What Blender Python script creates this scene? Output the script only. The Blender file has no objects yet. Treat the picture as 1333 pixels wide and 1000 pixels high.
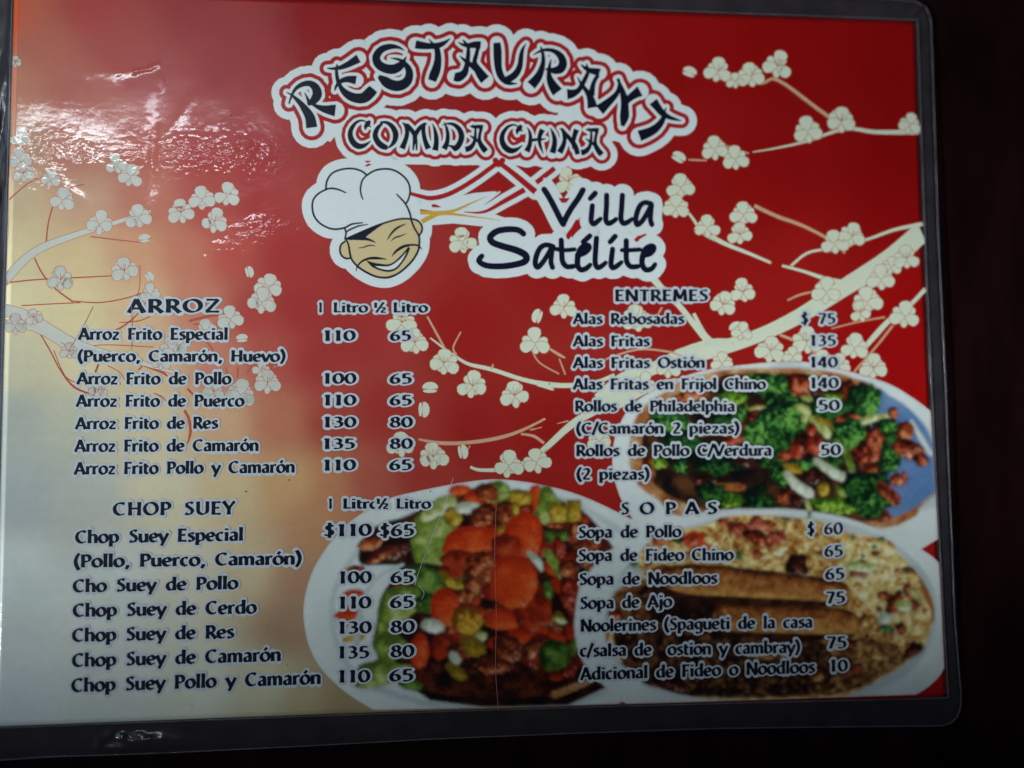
import bpy, math, random
from mathutils import Vector, Matrix, noise
from mathutils.geometry import delaunay_2d_cdt

sc = bpy.context.scene
# ------------------------------------------------------------------ camera
FPX, CX, CY = 1050.0, 666.5, 500.0            # focal length and centre in photo pixels (1333 x 1000)
R = Matrix(((0.99685103, 0.00245706, -0.07925896),
            (-0.0074261, 0.99801984, -0.06246005),
            (0.07894855, 0.06285195, 0.99489535)))
CAM = Vector((-0.01210276, -0.02522669, 0.23365309))
cd = bpy.data.cameras.new('camera')
cam = bpy.data.objects.new('camera', cd)
sc.collection.objects.link(cam)
cam.matrix_world = Matrix.Translation(CAM) @ R.to_4x4()
cd.sensor_width = 36.0
cd.lens = 36.0 * FPX / 1333.0
cd.clip_start = 0.005
cd.clip_end = 50
cd.dof.use_dof = True
cd.dof.focus_distance = 0.226
cd.dof.aperture_fstop = 2.8
sc.camera = cam
sc.cycles.max_bounces = 4
sc.cycles.diffuse_bounces = 1
sc.cycles.glossy_bounces = 2

# ------------------------------------------------------------------ light
sc.view_settings.view_transform = 'Standard'
sc.view_settings.look = 'None'
sc.view_settings.gamma = 1.0
sc.view_settings.exposure = 0.0
w = bpy.data.worlds.new('World'); sc.world = w; w.use_nodes = True
w.node_tree.nodes['Background'].inputs[0].default_value = (0.55, 0.72, 1.0, 1)
w.node_tree.nodes['Background'].inputs[1].default_value = 0.012


def area(name, loc, target, sx, sy, power, col, spread=180.0, roll=0.0):
    l = bpy.data.lights.new(name, 'AREA')
    l.shape = 'RECTANGLE'; l.size = sx; l.size_y = sy; l.energy = power; l.color = col
    l.spread = math.radians(spread)
    o = bpy.data.objects.new(name, l); sc.collection.objects.link(o)
    o.location = loc
    o.rotation_euler = (Vector(target) - Vector(loc)).to_track_quat('-Z', 'Y').to_euler()
    o.rotation_euler.rotate_axis('Z', roll)
    return o


# three added lights low on the left, fitted to leave the sheet's near edge and right corner dark,
# a tube lamp over the upper left that glints in the film, and two added soft panels for the veil and the bluish border
area('added_side_light', (-0.685, -0.132, 0.252), (-1.007, -0.195, 0.0), 0.06, 0.06, 2.95, (0.83, 0.955, 1.0), 155.3)
area('added_beam', (-0.677, 0.053, 0.286), (0.239, -0.024, 0.0), 0.03, 0.03, 0.053, (0.88, 0.97, 1.0), 12.4)
area('added_beam', (-0.673, -0.195, 0.282), (0.105, 0.096, 0.0), 0.03, 0.03, 0.228, (0.88, 0.97, 1.0), 27.4)
tube = area('tube_lamp', (-0.435, 0.365, 0.90), (-0.435, 0.365, 0.0), 0.34, 0.030, 0.95, (0.84, 0.94, 1.0), 150.0)
tube.rotation_euler = (0, 0, 0.03)
shade = area('glare_veil_light', (-0.46, 0.50, 0.93), (-0.46, 0.50, 0.0), 0.46, 0.26, 0.17, (0.74, 0.84, 1.0), 150.0)  # added panel whose reflection lays the soft veil over the upper left
shade.rotation_euler = (0, 0, 0.03)
cool_light = area('added_cool_light', (-1.5, 0.35, 0.95), (0, 0, 0), 0.8, 0.6, 3.0, (0.38, 0.66, 1.0))  # added cool panel, there to reflect bluish in the left film border

# ------------------------------------------------------------------ placing print on the sheet


def warp(x, y):
    """how far the limp laminated sheet stands off the table, metres"""
    z = 0.0013 + 0.0005 * math.sin(17 * x + 0.6) * math.cos(13 * y + 0.4) + 0.0003 * math.sin(23 * y + 9 * x)
    return z


def P(px, py, h=0.0):
    """photo pixel -> point on the warped sheet, h metres above its printed face"""
    d = R @ Vector(((px - CX) / FPX, -(py - CY) / FPX, -1.0))
    z = 0.0009
    for _ in range(4):
        t = (z + h - CAM.z) / d.z
        x, y = CAM.x + d.x * t, CAM.y + d.y * t
        z = warp(x, y)
    return Vector((x, y, z + h))


def lin(c):
    return tuple(((v / 255.0) / 12.92 if v / 255.0 <= 0.04045 else ((v / 255.0 + 0.055) / 1.055) ** 2.4) for v in c)


# ------------------------------------------------------------------ materials
ROOT = bpy.data.objects.new('laminated_menu', None)
sc.collection.objects.link(ROOT)


def film_group(creased):
    """relief of the laminate: orange peel, slow ripples and the creases, as a coat normal"""
    g = bpy.data.node_groups.new('laminate_relief', 'ShaderNodeTree')
    g.interface.new_socket('Normal', in_out='OUTPUT', socket_type='NodeSocketVector')
    N, L = g.nodes, g.links
    out = N.new('NodeGroupOutput')
    tc = N.new('ShaderNodeTexCoord'); tc.object = ROOT
    sep = N.new('ShaderNodeSeparateXYZ'); L.new(tc.outputs['Object'], sep.inputs[0])

    def m(op, a, b=None, c=None):
        n = N.new('ShaderNodeMath'); n.operation = op
        for i, v in enumerate((a, b, c)):
            if v is None: continue
            if isinstance(v, (int, float)): n.inputs[i].default_value = v
            else: L.new(v, n.inputs[i])
        return n.outputs[0]
    X, Y = sep.outputs['X'], sep.outputs['Y']
    flat = N.new('ShaderNodeCombineXYZ'); L.new(X, flat.inputs[0]); L.new(Y, flat.inputs[1])

    def nz(scale, detail, sx=1.0, sy=1.0, rough=0.5):
        mp = N.new('ShaderNodeMapping'); mp.inputs['Scale'].default_value = (sx, sy, 1)
        L.new(flat.outputs[0], mp.inputs[0])
        n = N.new('ShaderNodeTexNoise'); n.inputs['Scale'].default_value = scale
        n.inputs['Detail'].default_value = detail; n.inputs['Roughness'].default_value = rough
        L.new(mp.outputs[0], n.inputs['Vector'])
        return n.outputs['Fac']
    # the film is coarsely embossed only where it has let go of the paper
    loose = None
    for (px, py, rx, ry, am) in [(205, 200, 38, 24, .8), (265, 200, 50, 22, 1.0), (310, 205, 30, 20, .9), (60, 195, 40, 20, .8), (45, 235, 30, 22, .8), (120, 205, 40, 14, .35), (340, 305, 42, 20, 1.0), (300, 325, 40, 18, .6), (250, 340, 30, 16, .4)]:
        a = P(px, py); k = 2.25e-4
        dx = m('DIVIDE', m('SUBTRACT', X, a.x), rx * k); dy = m('DIVIDE', m('SUBTRACT', Y, a.y), ry * k)
        e = m('MULTIPLY', m('POWER', 2.71828, m('MULTIPLY', m('ADD', m('MULTIPLY', dx, dx), m('MULTIPLY', dy, dy)), -1.0)), am)
        loose = e if loose is None else m('ADD', loose, e)
    if not creased: loose = 0.0
    peel = m('MULTIPLY', nz(620, 1.0, 0.9, 1.1), m('ADD', m('MULTIPLY', loose, 0.00019), 0.000007))
    peel2 = m('MULTIPLY', nz(330, 1.0, 0.8, 1.2), m('ADD', m('MULTIPLY', loose, 0.00022), 0.000012))
    ripple = m('MULTIPLY', nz(40, 2.0), 0.00022)
    slow = m('MULTIPLY', nz(10, 1.0), 0.0012)
    h = m('ADD', peel, peel2)
    h = m('ADD', h, ripple); h = m('ADD', h, slow)

    # creases: (x0,y0,x1,y1 photo px, width mm, height mm)
    # (only the ground and the left blossoms lie where the sheet is creased)
    cre = [(20, 65, 95, 88, 2.4, 0.10), (95, 88, 150, 97, 2.0, 0.14), (150, 97, 178, 93, 1.3, 0.22), (178, 93, 205, 84, 0.9, 0.36), (205, 84, 245, 35, 1.8, 0.16),
           (205, 84, 212, 122, 0.8, 0.22), (203, 120, 194, 290, 1.5, -0.62), (212, 182, 258, 118, 1.5, 0.20), (60, 60, 120, 20, 2.0, 0.10),
           (18, 188, 122, 272, 1.3, 0.40), (160, 370, 300, 260, 2.4, 0.10), (172, 395, 171, 460, 0.45, -0.07), (120, 398, 88, 455, 0.35, -0.05),
           (0, 480, 50, 495, 0.9, 0.06), (0, 575, 90, 577, 1.2, 0.05), (372, 478, 440, 455, 1.0, 0.05),
           (20, 860, 70, 905, 3.0, 0.12), (600, 15, 640, 330, 5.0, 0.07), (640, 330, 648, 640, 4.0, 0.05), (1165, 490, 1215, 500, 0.8, 0.04),
           (240, 300, 340, 250, 3.0, 0.2), (270, 330, 310, 345, 2.0, 0.16)]
    CHAIN = {(95, 88, 150, 97), (150, 97, 178, 93), (178, 93, 205, 84)}
    XD = m('ADD', X, m('MULTIPLY', m('SUBTRACT', nz(150, 2.0), 0.5), 0.0030)) if creased else X
    YD = m('ADD', Y, m('MULTIPLY', m('SUBTRACT', nz(170, 2.0), 0.5), 0.0030)) if creased else Y
    for (x0, y0, x1, y1, wd, ht) in (cre if creased else []):
        a, b = P(x0, y0), P(x1, y1)
        dx, dy = b.x - a.x, b.y - a.y
        ll = dx * dx + dy * dy
        ax, ay = m('SUBTRACT', XD, a.x), m('SUBTRACT', YD, a.y)
        t = m('DIVIDE', m('ADD', m('MULTIPLY', ax, dx), m('MULTIPLY', ay, dy)), ll)
        tn = N.new('ShaderNodeClamp'); L.new(t, tn.inputs[0]); t = tn.outputs[0]
        ex, ey = m('SUBTRACT', ax, m('MULTIPLY', t, dx)), m('SUBTRACT', ay, m('MULTIPLY', t, dy))
        d2 = m('ADD', m('MULTIPLY', ex, ex), m('MULTIPLY', ey, ey))
        s = wd / 1000.0
        e = m('POWER', 2.71828, m('MULTIPLY', d2, -1.0 / (s * s)))
        c = m('MULTIPLY', e, ht * 0.32 / 1000.0)
        if (x0, y0, x1, y1) not in CHAIN:                           # dies away towards both ends
            c = m('MULTIPLY', c, m('MULTIPLY', m('MULTIPLY', t, m('SUBTRACT', 1.0, t)), 4.0))
        h = m('ADD', h, c)
    bp = N.new('ShaderNodeBump'); bp.inputs['Strength'].default_value = 1.0; bp.inputs['Distance'].default_value = 1.0
    L.new(h, bp.inputs['Height']); L.new(bp.outputs[0], out.inputs['Normal'])
    return g


FILM, FILM_CREASED = film_group(False), film_group(True)


def ink(name, col=None, var=0.06, coat=0.8, fine=900.0, film=None):
    """printed ink under glossy laminate; col None = reads the print's own colours"""
    m = bpy.data.materials.new(name); m.use_nodes = True
    nt = m.node_tree; N, L = nt.nodes, nt.links
    b = N['Principled BSDF']
    g = N.new('ShaderNodeGroup'); g.node_tree = film or FILM
    L.new(g.outputs['Normal'], b.inputs['Coat Normal'])
    b.inputs['Roughness'].default_value = 0.36
    b.inputs['Specular IOR Level'].default_value = 0.3
    b.inputs['Coat Weight'].default_value = coat * .9
    b.inputs['Coat Roughness'].default_value = 0.055
    b.inputs['Coat IOR'].default_value = 1.5
    tc = N.new('ShaderNodeTexCoord'); tc.object = ROOT
    n1 = N.new('ShaderNodeTexNoise'); n1.inputs['Scale'].default_value = fine; n1.inputs['Detail'].default_value = 2
    n2 = N.new('ShaderNodeTexNoise'); n2.inputs['Scale'].default_value = 45; n2.inputs['Detail'].default_value = 4
    L.new(tc.outputs['Object'], n1.inputs['Vector']); L.new(tc.outputs['Object'], n2.inputs['Vector'])
    ad = N.new('ShaderNodeMath'); ad.operation = 'ADD'
    L.new(n1.outputs['Fac'], ad.inputs[0]); L.new(n2.outputs['Fac'], ad.inputs[1])
    mr = N.new('ShaderNodeMapRange'); mr.inputs['From Min'].default_value = 0.6; mr.inputs['From Max'].default_value = 1.4
    mr.inputs['To Min'].default_value = 1 - var; mr.inputs['To Max'].default_value = 1 + var
    L.new(ad.outputs[0], mr.inputs['Value'])
    vm = N.new('ShaderNodeVectorMath'); vm.operation = 'SCALE'
    if col is None:
        at = N.new('ShaderNodeAttribute'); at.attribute_name = 'print_colour'
        L.new(at.outputs['Color'], vm.inputs[0])
    else:
        vm.inputs[0].default_value = lin(col)
    L.new(mr.outputs[0], vm.inputs['Scale'])
    L.new(vm.outputs[0], b.inputs['Base Color'])
    rg = N.new('ShaderNodeMapRange'); rg.inputs['From Min'].default_value = 0.35; rg.inputs['From Max'].default_value = 0.7     # greasy smears
    rg.inputs['To Min'].default_value = 0.035; rg.inputs['To Max'].default_value = 0.13
    L.new(n2.outputs['Fac'], rg.inputs['Value']); L.new(rg.outputs[0], b.inputs['Coat Roughness'])
    return m


M = {
    'paper': ink('printed_paper', None, 0.05, fine=500, film=FILM_CREASED),
    'photo': ink('photo_print', None, 0.05, fine=700),
    'white': ink('white_ink', (226, 232, 230), 0.03),
    'halo': ink('lettering_outline_ink', (204, 211, 216), 0.04),
    'navy': ink('navy_ink', (17, 21, 38), 0.15),
    'black': ink('dark_blue_ink', (16, 19, 42), 0.15),
    'red': ink('red_ink', (176, 28, 30), 0.06),
    'cream': ink('cream_ink', (224, 228, 202), 0.05),
    'pale': ink('pale_ink', (216, 216, 202), 0.04, film=FILM_CREASED),
    'pink': ink('pink_ink', (196, 92, 74), 0.12),
    'rose': ink('rose_ink', (205, 130, 110), 0.10),
    'vein': ink('petal_line_ink', (196, 138, 104), 0.08),
    'twig': ink('twig_ink', (222, 172, 138), 0.10),
    'skin': ink('tan_ink', (218, 196, 146), 0.03),
    'gold': ink('gold_ink', (214, 168, 62), 0.08),
}


def film_mat(name, col, alpha, rough, tr=0.0):
    m = bpy.data.materials.new(name); m.use_nodes = True
    N, L = m.node_tree.nodes, m.node_tree.links
    b = N['Principled BSDF']
    g = N.new('ShaderNodeGroup'); g.node_tree = FILM
    L.new(g.outputs['Normal'], b.inputs['Coat Normal']); L.new(g.outputs["Normal"], b.inputs["Normal"])
    n = N.new('ShaderNodeTexNoise'); n.inputs['Scale'].default_value = 120; n.inputs['Detail'].default_value = 6
    tc = N.new('ShaderNodeTexCoord'); tc.object = ROOT; L.new(tc.outputs['Object'], n.inputs['Vector'])
    cr = N.new('ShaderNodeValToRGB')
    cr.color_ramp.elements[0].position = 0.3; cr.color_ramp.elements[0].color = (*[v * 0.8 for v in lin(col)], 1)
    cr.color_ramp.elements[1].position = 0.7; cr.color_ramp.elements[1].color = (*[v * 1.2 for v in lin(col)], 1)
    L.new(n.outputs['Fac'], cr.inputs[0]); L.new(cr.outputs[0], b.inputs['Base Color'])
    b.inputs['Roughness'].default_value = rough
    b.inputs['Specular IOR Level'].default_value = 0.5
    b.inputs['Coat Weight'].default_value = 1.0; b.inputs['Coat Roughness'].default_value = 0.11
    t = N.new('ShaderNodeBsdfTransparent'); mx = N.new('ShaderNodeMixShader')
    mx.inputs[0].default_value = alpha
    L.new(t.outputs[0], mx.inputs[1]); L.new(b.outputs[0], mx.inputs[2])
    L.new(mx.outputs[0], N['Material Output'].inputs['Surface'])
    return m


M['film'] = film_mat('clear_film', (74, 68, 72), 0.48, 0.35)
M['rim'] = film_mat('film_edge', (112, 112, 120), 0.6, 0.35)


def table_mat():
    m = bpy.data.materials.new('dark_table'); m.use_nodes = True
    N, L = m.node_tree.nodes, m.node_tree.links
    b = N['Principled BSDF']
    tc = N.new('ShaderNodeTexCoord')
    mp = N.new('ShaderNodeMapping'); mp.inputs['Scale'].default_value = (26, 9, 1)
    L.new(tc.outputs['Object'], mp.inputs[0])
    n = N.new('ShaderNodeTexNoise'); n.inputs['Scale'].default_value = 3; n.inputs['Detail'].default_value = 8
    L.new(mp.outputs[0], n.inputs['Vector'])
    cr = N.new('ShaderNodeValToRGB')
    cr.color_ramp.elements[0].color = (0.0062, 0.0016, 0.0018, 1); cr.color_ramp.elements[0].position = 0.35
    cr.color_ramp.elements[1].color = (0.014, 0.0034, 0.0038, 1); cr.color_ramp.elements[1].position = 0.7
    L.new(n.outputs['Fac'], cr.inputs[0]); L.new(cr.outputs[0], b.inputs['Base Color'])
    b.inputs['Roughness'].default_value = 0.6
    b.inputs['Specular IOR Level'].default_value = 0.04
    bp = N.new('ShaderNodeBump'); bp.inputs['Strength'].default_value = 0.2; bp.inputs['Distance'].default_value = 0.0003
    L.new(n.outputs['Fac'], bp.inputs['Height']); L.new(bp.outputs[0], b.inputs['Normal'])
    return m


# ------------------------------------------------------------------ mesh helpers
def link(name, verts, faces, mat, parent, cols=None, smooth=False):
    me = bpy.data.meshes.new(name)
    me.from_pydata([tuple(v) for v in verts], [], faces)
    if cols is not None:
        a = me.color_attributes.new('print_colour', 'FLOAT_COLOR', 'POINT')
        flat = []
        for c in cols: flat += [c[0], c[1], c[2], 1.0]
        a.data.foreach_set('color', flat)
    me.materials.append(mat)
    if smooth:
        me.polygons.foreach_set('use_smooth', [True] * len(me.polygons))
    me.update()
    o = bpy.data.objects.new(name, me)
    sc.collection.objects.link(o)
    o.parent = parent
    return o


def inside(poly, x, y):
    c = False; n = len(poly); j = n - 1
    for i in range(n):
        xi, yi = poly[i]; xj, yj = poly[j]
        if (yi > y) != (yj > y) and x < (xj - xi) * (y - yi) / (yj - yi) + xi: c = not c
        j = i
    return c


def union(polys, grid=None, eps=1e-4):
    """2D union of polygons -> (points, triangles), with optional lattice points inside"""
    vs, fs = [], []
    for p in polys:
        ar = sum(p[i][0] * p[(i + 1) % len(p)][1] - p[(i + 1) % len(p)][0] * p[i][1] for i in range(len(p)))
        if abs(ar) < 1e-7: continue
        if ar < 0: p = p[::-1]
        b = len(vs); vs += [Vector((a[0], a[1])) for a in p]; fs.append(list(range(b, b + len(p))))
    if grid:
        x0 = min(v.x for v in vs); x1 = max(v.x for v in vs); y0 = min(v.y for v in vs); y1 = max(v.y for v in vs)
        r = random.Random(5)
        gy = math.ceil(y0 / grid) * grid
        while gy < y1:
            gx = math.ceil(x0 / grid) * grid
            while gx < x1:
                if len(polys) > 1 or inside(polys[0], gx, gy):
                    vs.append(Vector((gx + r.uniform(-.2, .2) * grid, gy + r.uniform(-.2, .2) * grid)))
                gx += grid
            gy += grid
    ov, oe, of, _, _, fo = delaunay_2d_cdt(vs, [], fs, 1, eps, True)
    keep = [f for f, o in zip(of, fo) if o]
    used = {}
    for f in keep:
        for i in f: used.setdefault(i, len(used))
    pts = [None] * len(used)
    for i, k in used.items(): pts[k] = (ov[i].x, ov[i].y)
    return pts, [tuple(used[i] for i in f) for f in keep]


def smooth_path(pts, n=4, closed=False):
    """Catmull-Rom through points of any dimension"""
    out = []; k = len(pts)
    if k < 3: return list(pts)
    rng = range(k if closed else k - 1)
    for i in rng:
        p0 = pts[(i - 1) % k] if (closed or i > 0) else pts[0]
        p1 = pts[i]; p2 = pts[(i + 1) % k]
        p3 = pts[(i + 2) % k] if (closed or i + 2 < k) else pts[-1]
        for s in range(n):
            t = s / n
            out.append(tuple(0.5 * (2 * b + (c - a) * t + (2 * a - 5 * b + 4 * c - d) * t * t + (3 * b - a - 3 * c + d) * t ** 3)
                             for a, b, c, d in zip(p0, p1, p2, p3)))
    if not closed: out.append(tuple(pts[-1]))
    return out


def disc(x, y, r, n=10):
    return [(x + r * math.cos(2 * math.pi * i / n + .3), y + r * math.sin(2 * math.pi * i / n + .3)) for i in range(n)]


def hull(q):
    q = sorted(set(q))
    if len(q) < 3: return q
    def half(pts):
        o = []
        for p in pts:
            while len(o) > 1 and (o[-1][0] - o[-2][0]) * (p[1] - o[-2][1]) - (o[-1][1] - o[-2][1]) * (p[0] - o[-2][0]) <= 0: o.pop()
            o.append(p)
        return o
    return half(q)[:-1] + half(q[::-1])[:-1]


def ribbon(path, closed=False, grow=0.0, caps=False, n=10):
    """path of (x, y, width) -> quads with mitred sides (and discs when caps)"""
    k = len(path); L, Rr = [], []
    for i in range(k):
        a = path[(i - 1) % k] if (closed or i > 0) else path[i]
        b = path[(i + 1) % k] if (closed or i < k - 1) else path[i]
        dx, dy = b[0] - a[0], b[1] - a[1]; l = math.hypot(dx, dy) or 1
        h = path[i][2] / 2 + grow
        L.append((path[i][0] - dy / l * h, path[i][1] + dx / l * h)); Rr.append((path[i][0] + dy / l * h, path[i][1] - dx / l * h))
    ps = []
    for i in range(k if closed else k - 1):
        j = (i + 1) % k
        ps.append(hull([L[i], L[j], Rr[j], Rr[i]]))
    if caps:
        for q in path: ps.append(disc(q[0], q[1], q[2] / 2 + grow, n))
    return ps


def inflate(poly, r, n=10):
    ps = [list(poly)]
    k = len(poly)
    for i in range(k):
        a, b = poly[i], poly[(i + 1) % k]
        dx, dy = b[0] - a[0], b[1] - a[1]; l = math.hypot(dx, dy)
        if l < 1e-6: continue
        nx, ny = -dy / l * r, dx / l * r
        ps.append([(a[0] + nx, a[1] + ny), (b[0] + nx, b[1] + ny), (b[0] - nx, b[1] - ny), (a[0] - nx, a[1] - ny)])
        ps.append(disc(a[0], a[1], r, n))
    return ps


class Flat:
    """collects 2D shapes in photo pixels, then links them as one printed mesh"""
    def __init__(s): s.v = []; s.f = []; s.c = []
    def add(s, pts, tris, h, col=None):
        b = len(s.v)
        for p in pts:
            v = (p[1] - 27) / 880.0                              # nothing is printed beyond the edge of the sheet
            p = (max(18.9 - 0.0274 * (p[1] + 17), min(p[0], 1193.4 + 40 * v - 3.6 * math.sin(math.pi * max(0, min(1, v))))), p[1])
            s.v.append(P(p[0], p[1], h))
            if col: s.c.append(col(p[0], p[1]) if callable(col) else col)
        for t in tris:
            a, q, r = s.v[b + t[0]], s.v[b + t[1]], s.v[b + t[2]]
            if (q.x - a.x) * (r.y - a.y) - (q.y - a.y) * (r.x - a.x) < 0: t = (t[0], t[2], t[1])
            s.f.append(tuple(b + i for i in t))
    def link(s, name, mat, parent): return link(name, s.v, s.f, mat, parent, s.c or None)


UM = 0.09e-6      # heights of the printed layers: next to nothing, but never in the same plane
H_BRANCH, H_CORE, H_UNDER, H_PETAL = 8 * UM, 14 * UM, 26 * UM, 34 * UM
H_PLATE = 60 * UM
H_EMB = 230 * UM
H_HALO, H_TEXT = 300 * UM, 312 * UM

# ------------------------------------------------------------------ setting
tb = 0.9
link('table_top', [(-tb, -tb, 0), (tb, -tb, 0), (tb, tb, 0), (-tb, tb, 0), (-tb, -tb, -.03), (tb, -tb, -.03), (tb, tb, -.03), (-tb, tb, -.03)],
     [(0, 1, 2, 3), (7, 6, 5, 4), (0, 4, 5, 1), (1, 5, 6, 2), (2, 6, 7, 3), (3, 7, 4, 0)], table_mat(), None)['kind'] = 'structure'

ROOT['label'] = 'laminated red and cream Chinese restaurant menu with food photographs lying on the dark table'
ROOT['category'] = 'menu'

# ------------------------------------------------------------------ paper
# printed ground colours, (x, y, sRGB)
GP = [(20, 10, 226, 96, 50), (120, 10, 196, 50, 34), (250, 10, 172, 38, 34), (400, 10, 160, 26, 28), (60, 70, 205, 100, 72), (150, 60, 188, 64, 50),
      (20, 110, 210, 130, 95), (100, 120, 200, 100, 80), (200, 110, 182, 62, 56), (300, 90, 168, 40, 38), (20, 190, 210, 158, 126), (100, 200, 204, 128, 106),
      (190, 190, 200, 96, 80), (260, 200, 186, 58, 54), (340, 180, 172, 40, 40), (20, 260, 220, 192, 150), (110, 260, 214, 164, 130), (190, 260, 206, 120, 96),
      (270, 270, 196, 76, 66), (340, 260, 180, 44, 44), (20, 330, 236, 216, 166), (100, 340, 236, 206, 154), (180, 330, 226, 164, 124), (240, 330, 216, 130, 100),
      (300, 330, 200, 80, 68), (370, 330, 180, 46, 46), (20, 400, 238, 222, 174), (100, 400, 238, 218, 166), (180, 400, 232, 196, 150), (260, 400, 214, 134, 108),
      (330, 410, 188, 66, 60), (390, 400, 174, 46, 46), (20, 470, 216, 208, 172), (100, 470, 236, 220, 176), (200, 470, 228, 194, 150), (290, 480, 214, 138, 110),
      (350, 470, 194, 86, 74), (410, 470, 176, 54, 50), (20, 550, 188, 192, 180), (100, 550, 204, 203, 180), (200, 550, 228, 212, 172), (290, 550, 222, 178, 136),
      (360, 550, 204, 126, 96), (430, 550, 182, 70, 60), (500, 540, 176, 52, 46), (20, 640, 184, 190, 186), (110, 640, 198, 201, 188), (210, 640, 230, 218, 182),
      (300, 640, 226, 200, 152), (380, 630, 222, 174, 118), (430, 640, 206, 138, 98), (480, 630, 190, 92, 74), (550, 610, 176, 56, 48), (20, 760, 222, 228, 220),
      (150, 760, 224, 228, 216), (250, 750, 228, 222, 196), (330, 740, 222, 200, 158), (380, 750, 190, 142, 108), (372, 820, 176, 140, 110), (410, 680, 204, 148, 104),
      (20, 900, 222, 228, 222), (150, 900, 224, 228, 216), (260, 890, 226, 226, 204), (340, 890, 222, 214, 176), (400, 910, 200, 180, 140), (440, 915, 176, 150, 110),
      (460, 100, 158, 28, 28), (600, 10, 150, 20, 22), (640, 180, 164, 30, 30), (480, 330, 172, 40, 38), (460, 430, 176, 50, 48), (600, 430, 166, 30, 28), (620, 560, 166, 34, 30),
      (700, 10, 150, 16, 18), (780, 250, 160, 22, 22), (900, 60, 156, 14, 14), (1000, 60, 152, 10, 10), (1180, 60, 148, 8, 8), (900, 200, 162, 20, 20), (1000, 220, 158, 14, 14),
      (1180, 230, 152, 9, 9), (720, 330, 164, 26, 24), (900, 350, 164, 22, 20), (1020, 380, 168, 26, 22), (1180, 440, 170, 12, 12), (1160, 520, 172, 12, 12), (720, 560, 162, 28, 24),
      (760, 640, 168, 34, 28), (860, 680, 160, 30, 26), (1215, 740, 172, 22, 22), (1225, 890, 180, 16, 18)]
GPL = [(x, y, lin((r, g, b))) for x, y, r, g, b in GP]


def ground(x, y):
    s = [0, 0, 0]; t = 0
    for gx, gy, c in GPL:
        d2 = (x - gx) ** 2 + (y - gy) ** 2 + 900.0
        wt = 1.0 / d2 ** 2.1
        t += wt
        s[0] += wt * c[0]; s[1] += wt * c[1]; s[2] += wt * c[2]
    n = noise.noise(Vector((x / 60.0, y / 60.0, 3.0))) * 0.06 + 1.0 + noise.noise(Vector((x / 110.0, y / 10.0, 8.0))) * 0.05 * max(0, 1 - x / 460.0)
    return tuple(v / t * n for v in s)


def edge_x0(y): return 18.4 - 0.0275 * (y + 17)       # left edge of the paper
def lerp(a, b, t): return a + (b - a) * t


def sheet_pt(u, v):
    """u, v in 0..1 over the paper, from its top-left corner"""
    top = (lerp(18.4, 1194, u), lerp(-17, 27, u)); bot = (lerp(-8, 1234, u), lerp(946, 907, u) - 3.0 * math.sin(math.pi * u))
    rx = -3.6 * math.sin(math.pi * v) * u * u
    return (lerp(top[0], bot[0], v) + rx, lerp(top[1], bot[1], v))


nu, nv = 150, 116
V, C, F = [], [], []
for j in range(nv + 1):
    for i in range(nu + 1):
        x, y = sheet_pt(i / nu, j / nv)
        if i in (0, nu) and j in (0, nv):             # softened corners
            cx_, cy_ = sheet_pt(0.5, 0.5); k = 3.0 / math.hypot(cx_ - x, cy_ - y); x += (cx_ - x) * k; y += (cy_ - y) * k
        V.append(P(x, y, 0)); C.append(ground(x, y))
W1 = nu + 1
for j in range(nv):
    for i in range(nu):
        a = j * W1 + i
        F.append((a, a + W1, a + W1 + 1, a + 1))
ring = [i for i in range(W1)] + [j * W1 + nu for j in range(1, nv + 1)] + [nv * W1 + i for i in range(nu - 1, -1, -1)] + [j * W1 for j in range(nv - 1, 0, -1)]
b0 = len(V)
for i in ring: V.append(V[i] - Vector((0, 0, 0.00022))); C.append((.6, .6, .58))
for k in range(len(ring)):
    q = (k + 1) % len(ring)
    F.append((ring[k], ring[q], b0 + q, b0 + k))
link('printed_sheet', V, F, M['paper'], ROOT, C, True)

# ------------------------------------------------------------------ laminate border
OUT = [(-26, -44), (300, -37), (620, -25), (930, -11), (1080, -6), (1168, -1), (1192, 2), (1204, 8), (1210, 17), (1212, 28), (1213, 60), (1217, 160), (1222, 300), (1226, 400),
       (1231, 500), (1235, 600), (1239, 700), (1243, 800), (1248, 870), (1251, 905), (1250, 922), (1246, 934), (1238, 942), (1226, 945), (1100, 947), (933, 949), (750, 955), (560, 963), (400, 972),
       (200, 981), (60, 986), (-20, 992), (-42, 985), (-52, 968), (-50, 900), (-44, 600), (-36, 300), (-30, 0), (-30, -30)]
nper = 640


def along(pts, t):
    """point at fraction t of a closed polyline"""
    ls = [math.hypot(pts[(i + 1) % len(pts)][0] - p[0], pts[(i + 1) % len(pts)][1] - p[1]) for i, p in enumerate(pts)]
    d = t * sum(ls)
    for i, l in enumerate(ls):
        if d <= l: a, b = pts[i], pts[(i + 1) % len(pts)]; return (lerp(a[0], b[0], d / l), lerp(a[1], b[1], d / l))
        d -= l
    return pts[0]


inner = [sheet_pt(t, 0) for t in [i / 420 for i in range(420)]] + [sheet_pt(1, i / 150) for i in range(150)] + \
        [sheet_pt(1 - i / 420, 1) for i in range(420)] + [sheet_pt(0, 1 - i / 150) for i in range(150)]
# outer boundary resampled so that each point faces its inner partner
corners_o = [OUT.index((-26, -44)), OUT.index((1204, 8)), OUT.index((1246, 934)), OUT.index((-42, 985))]


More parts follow.
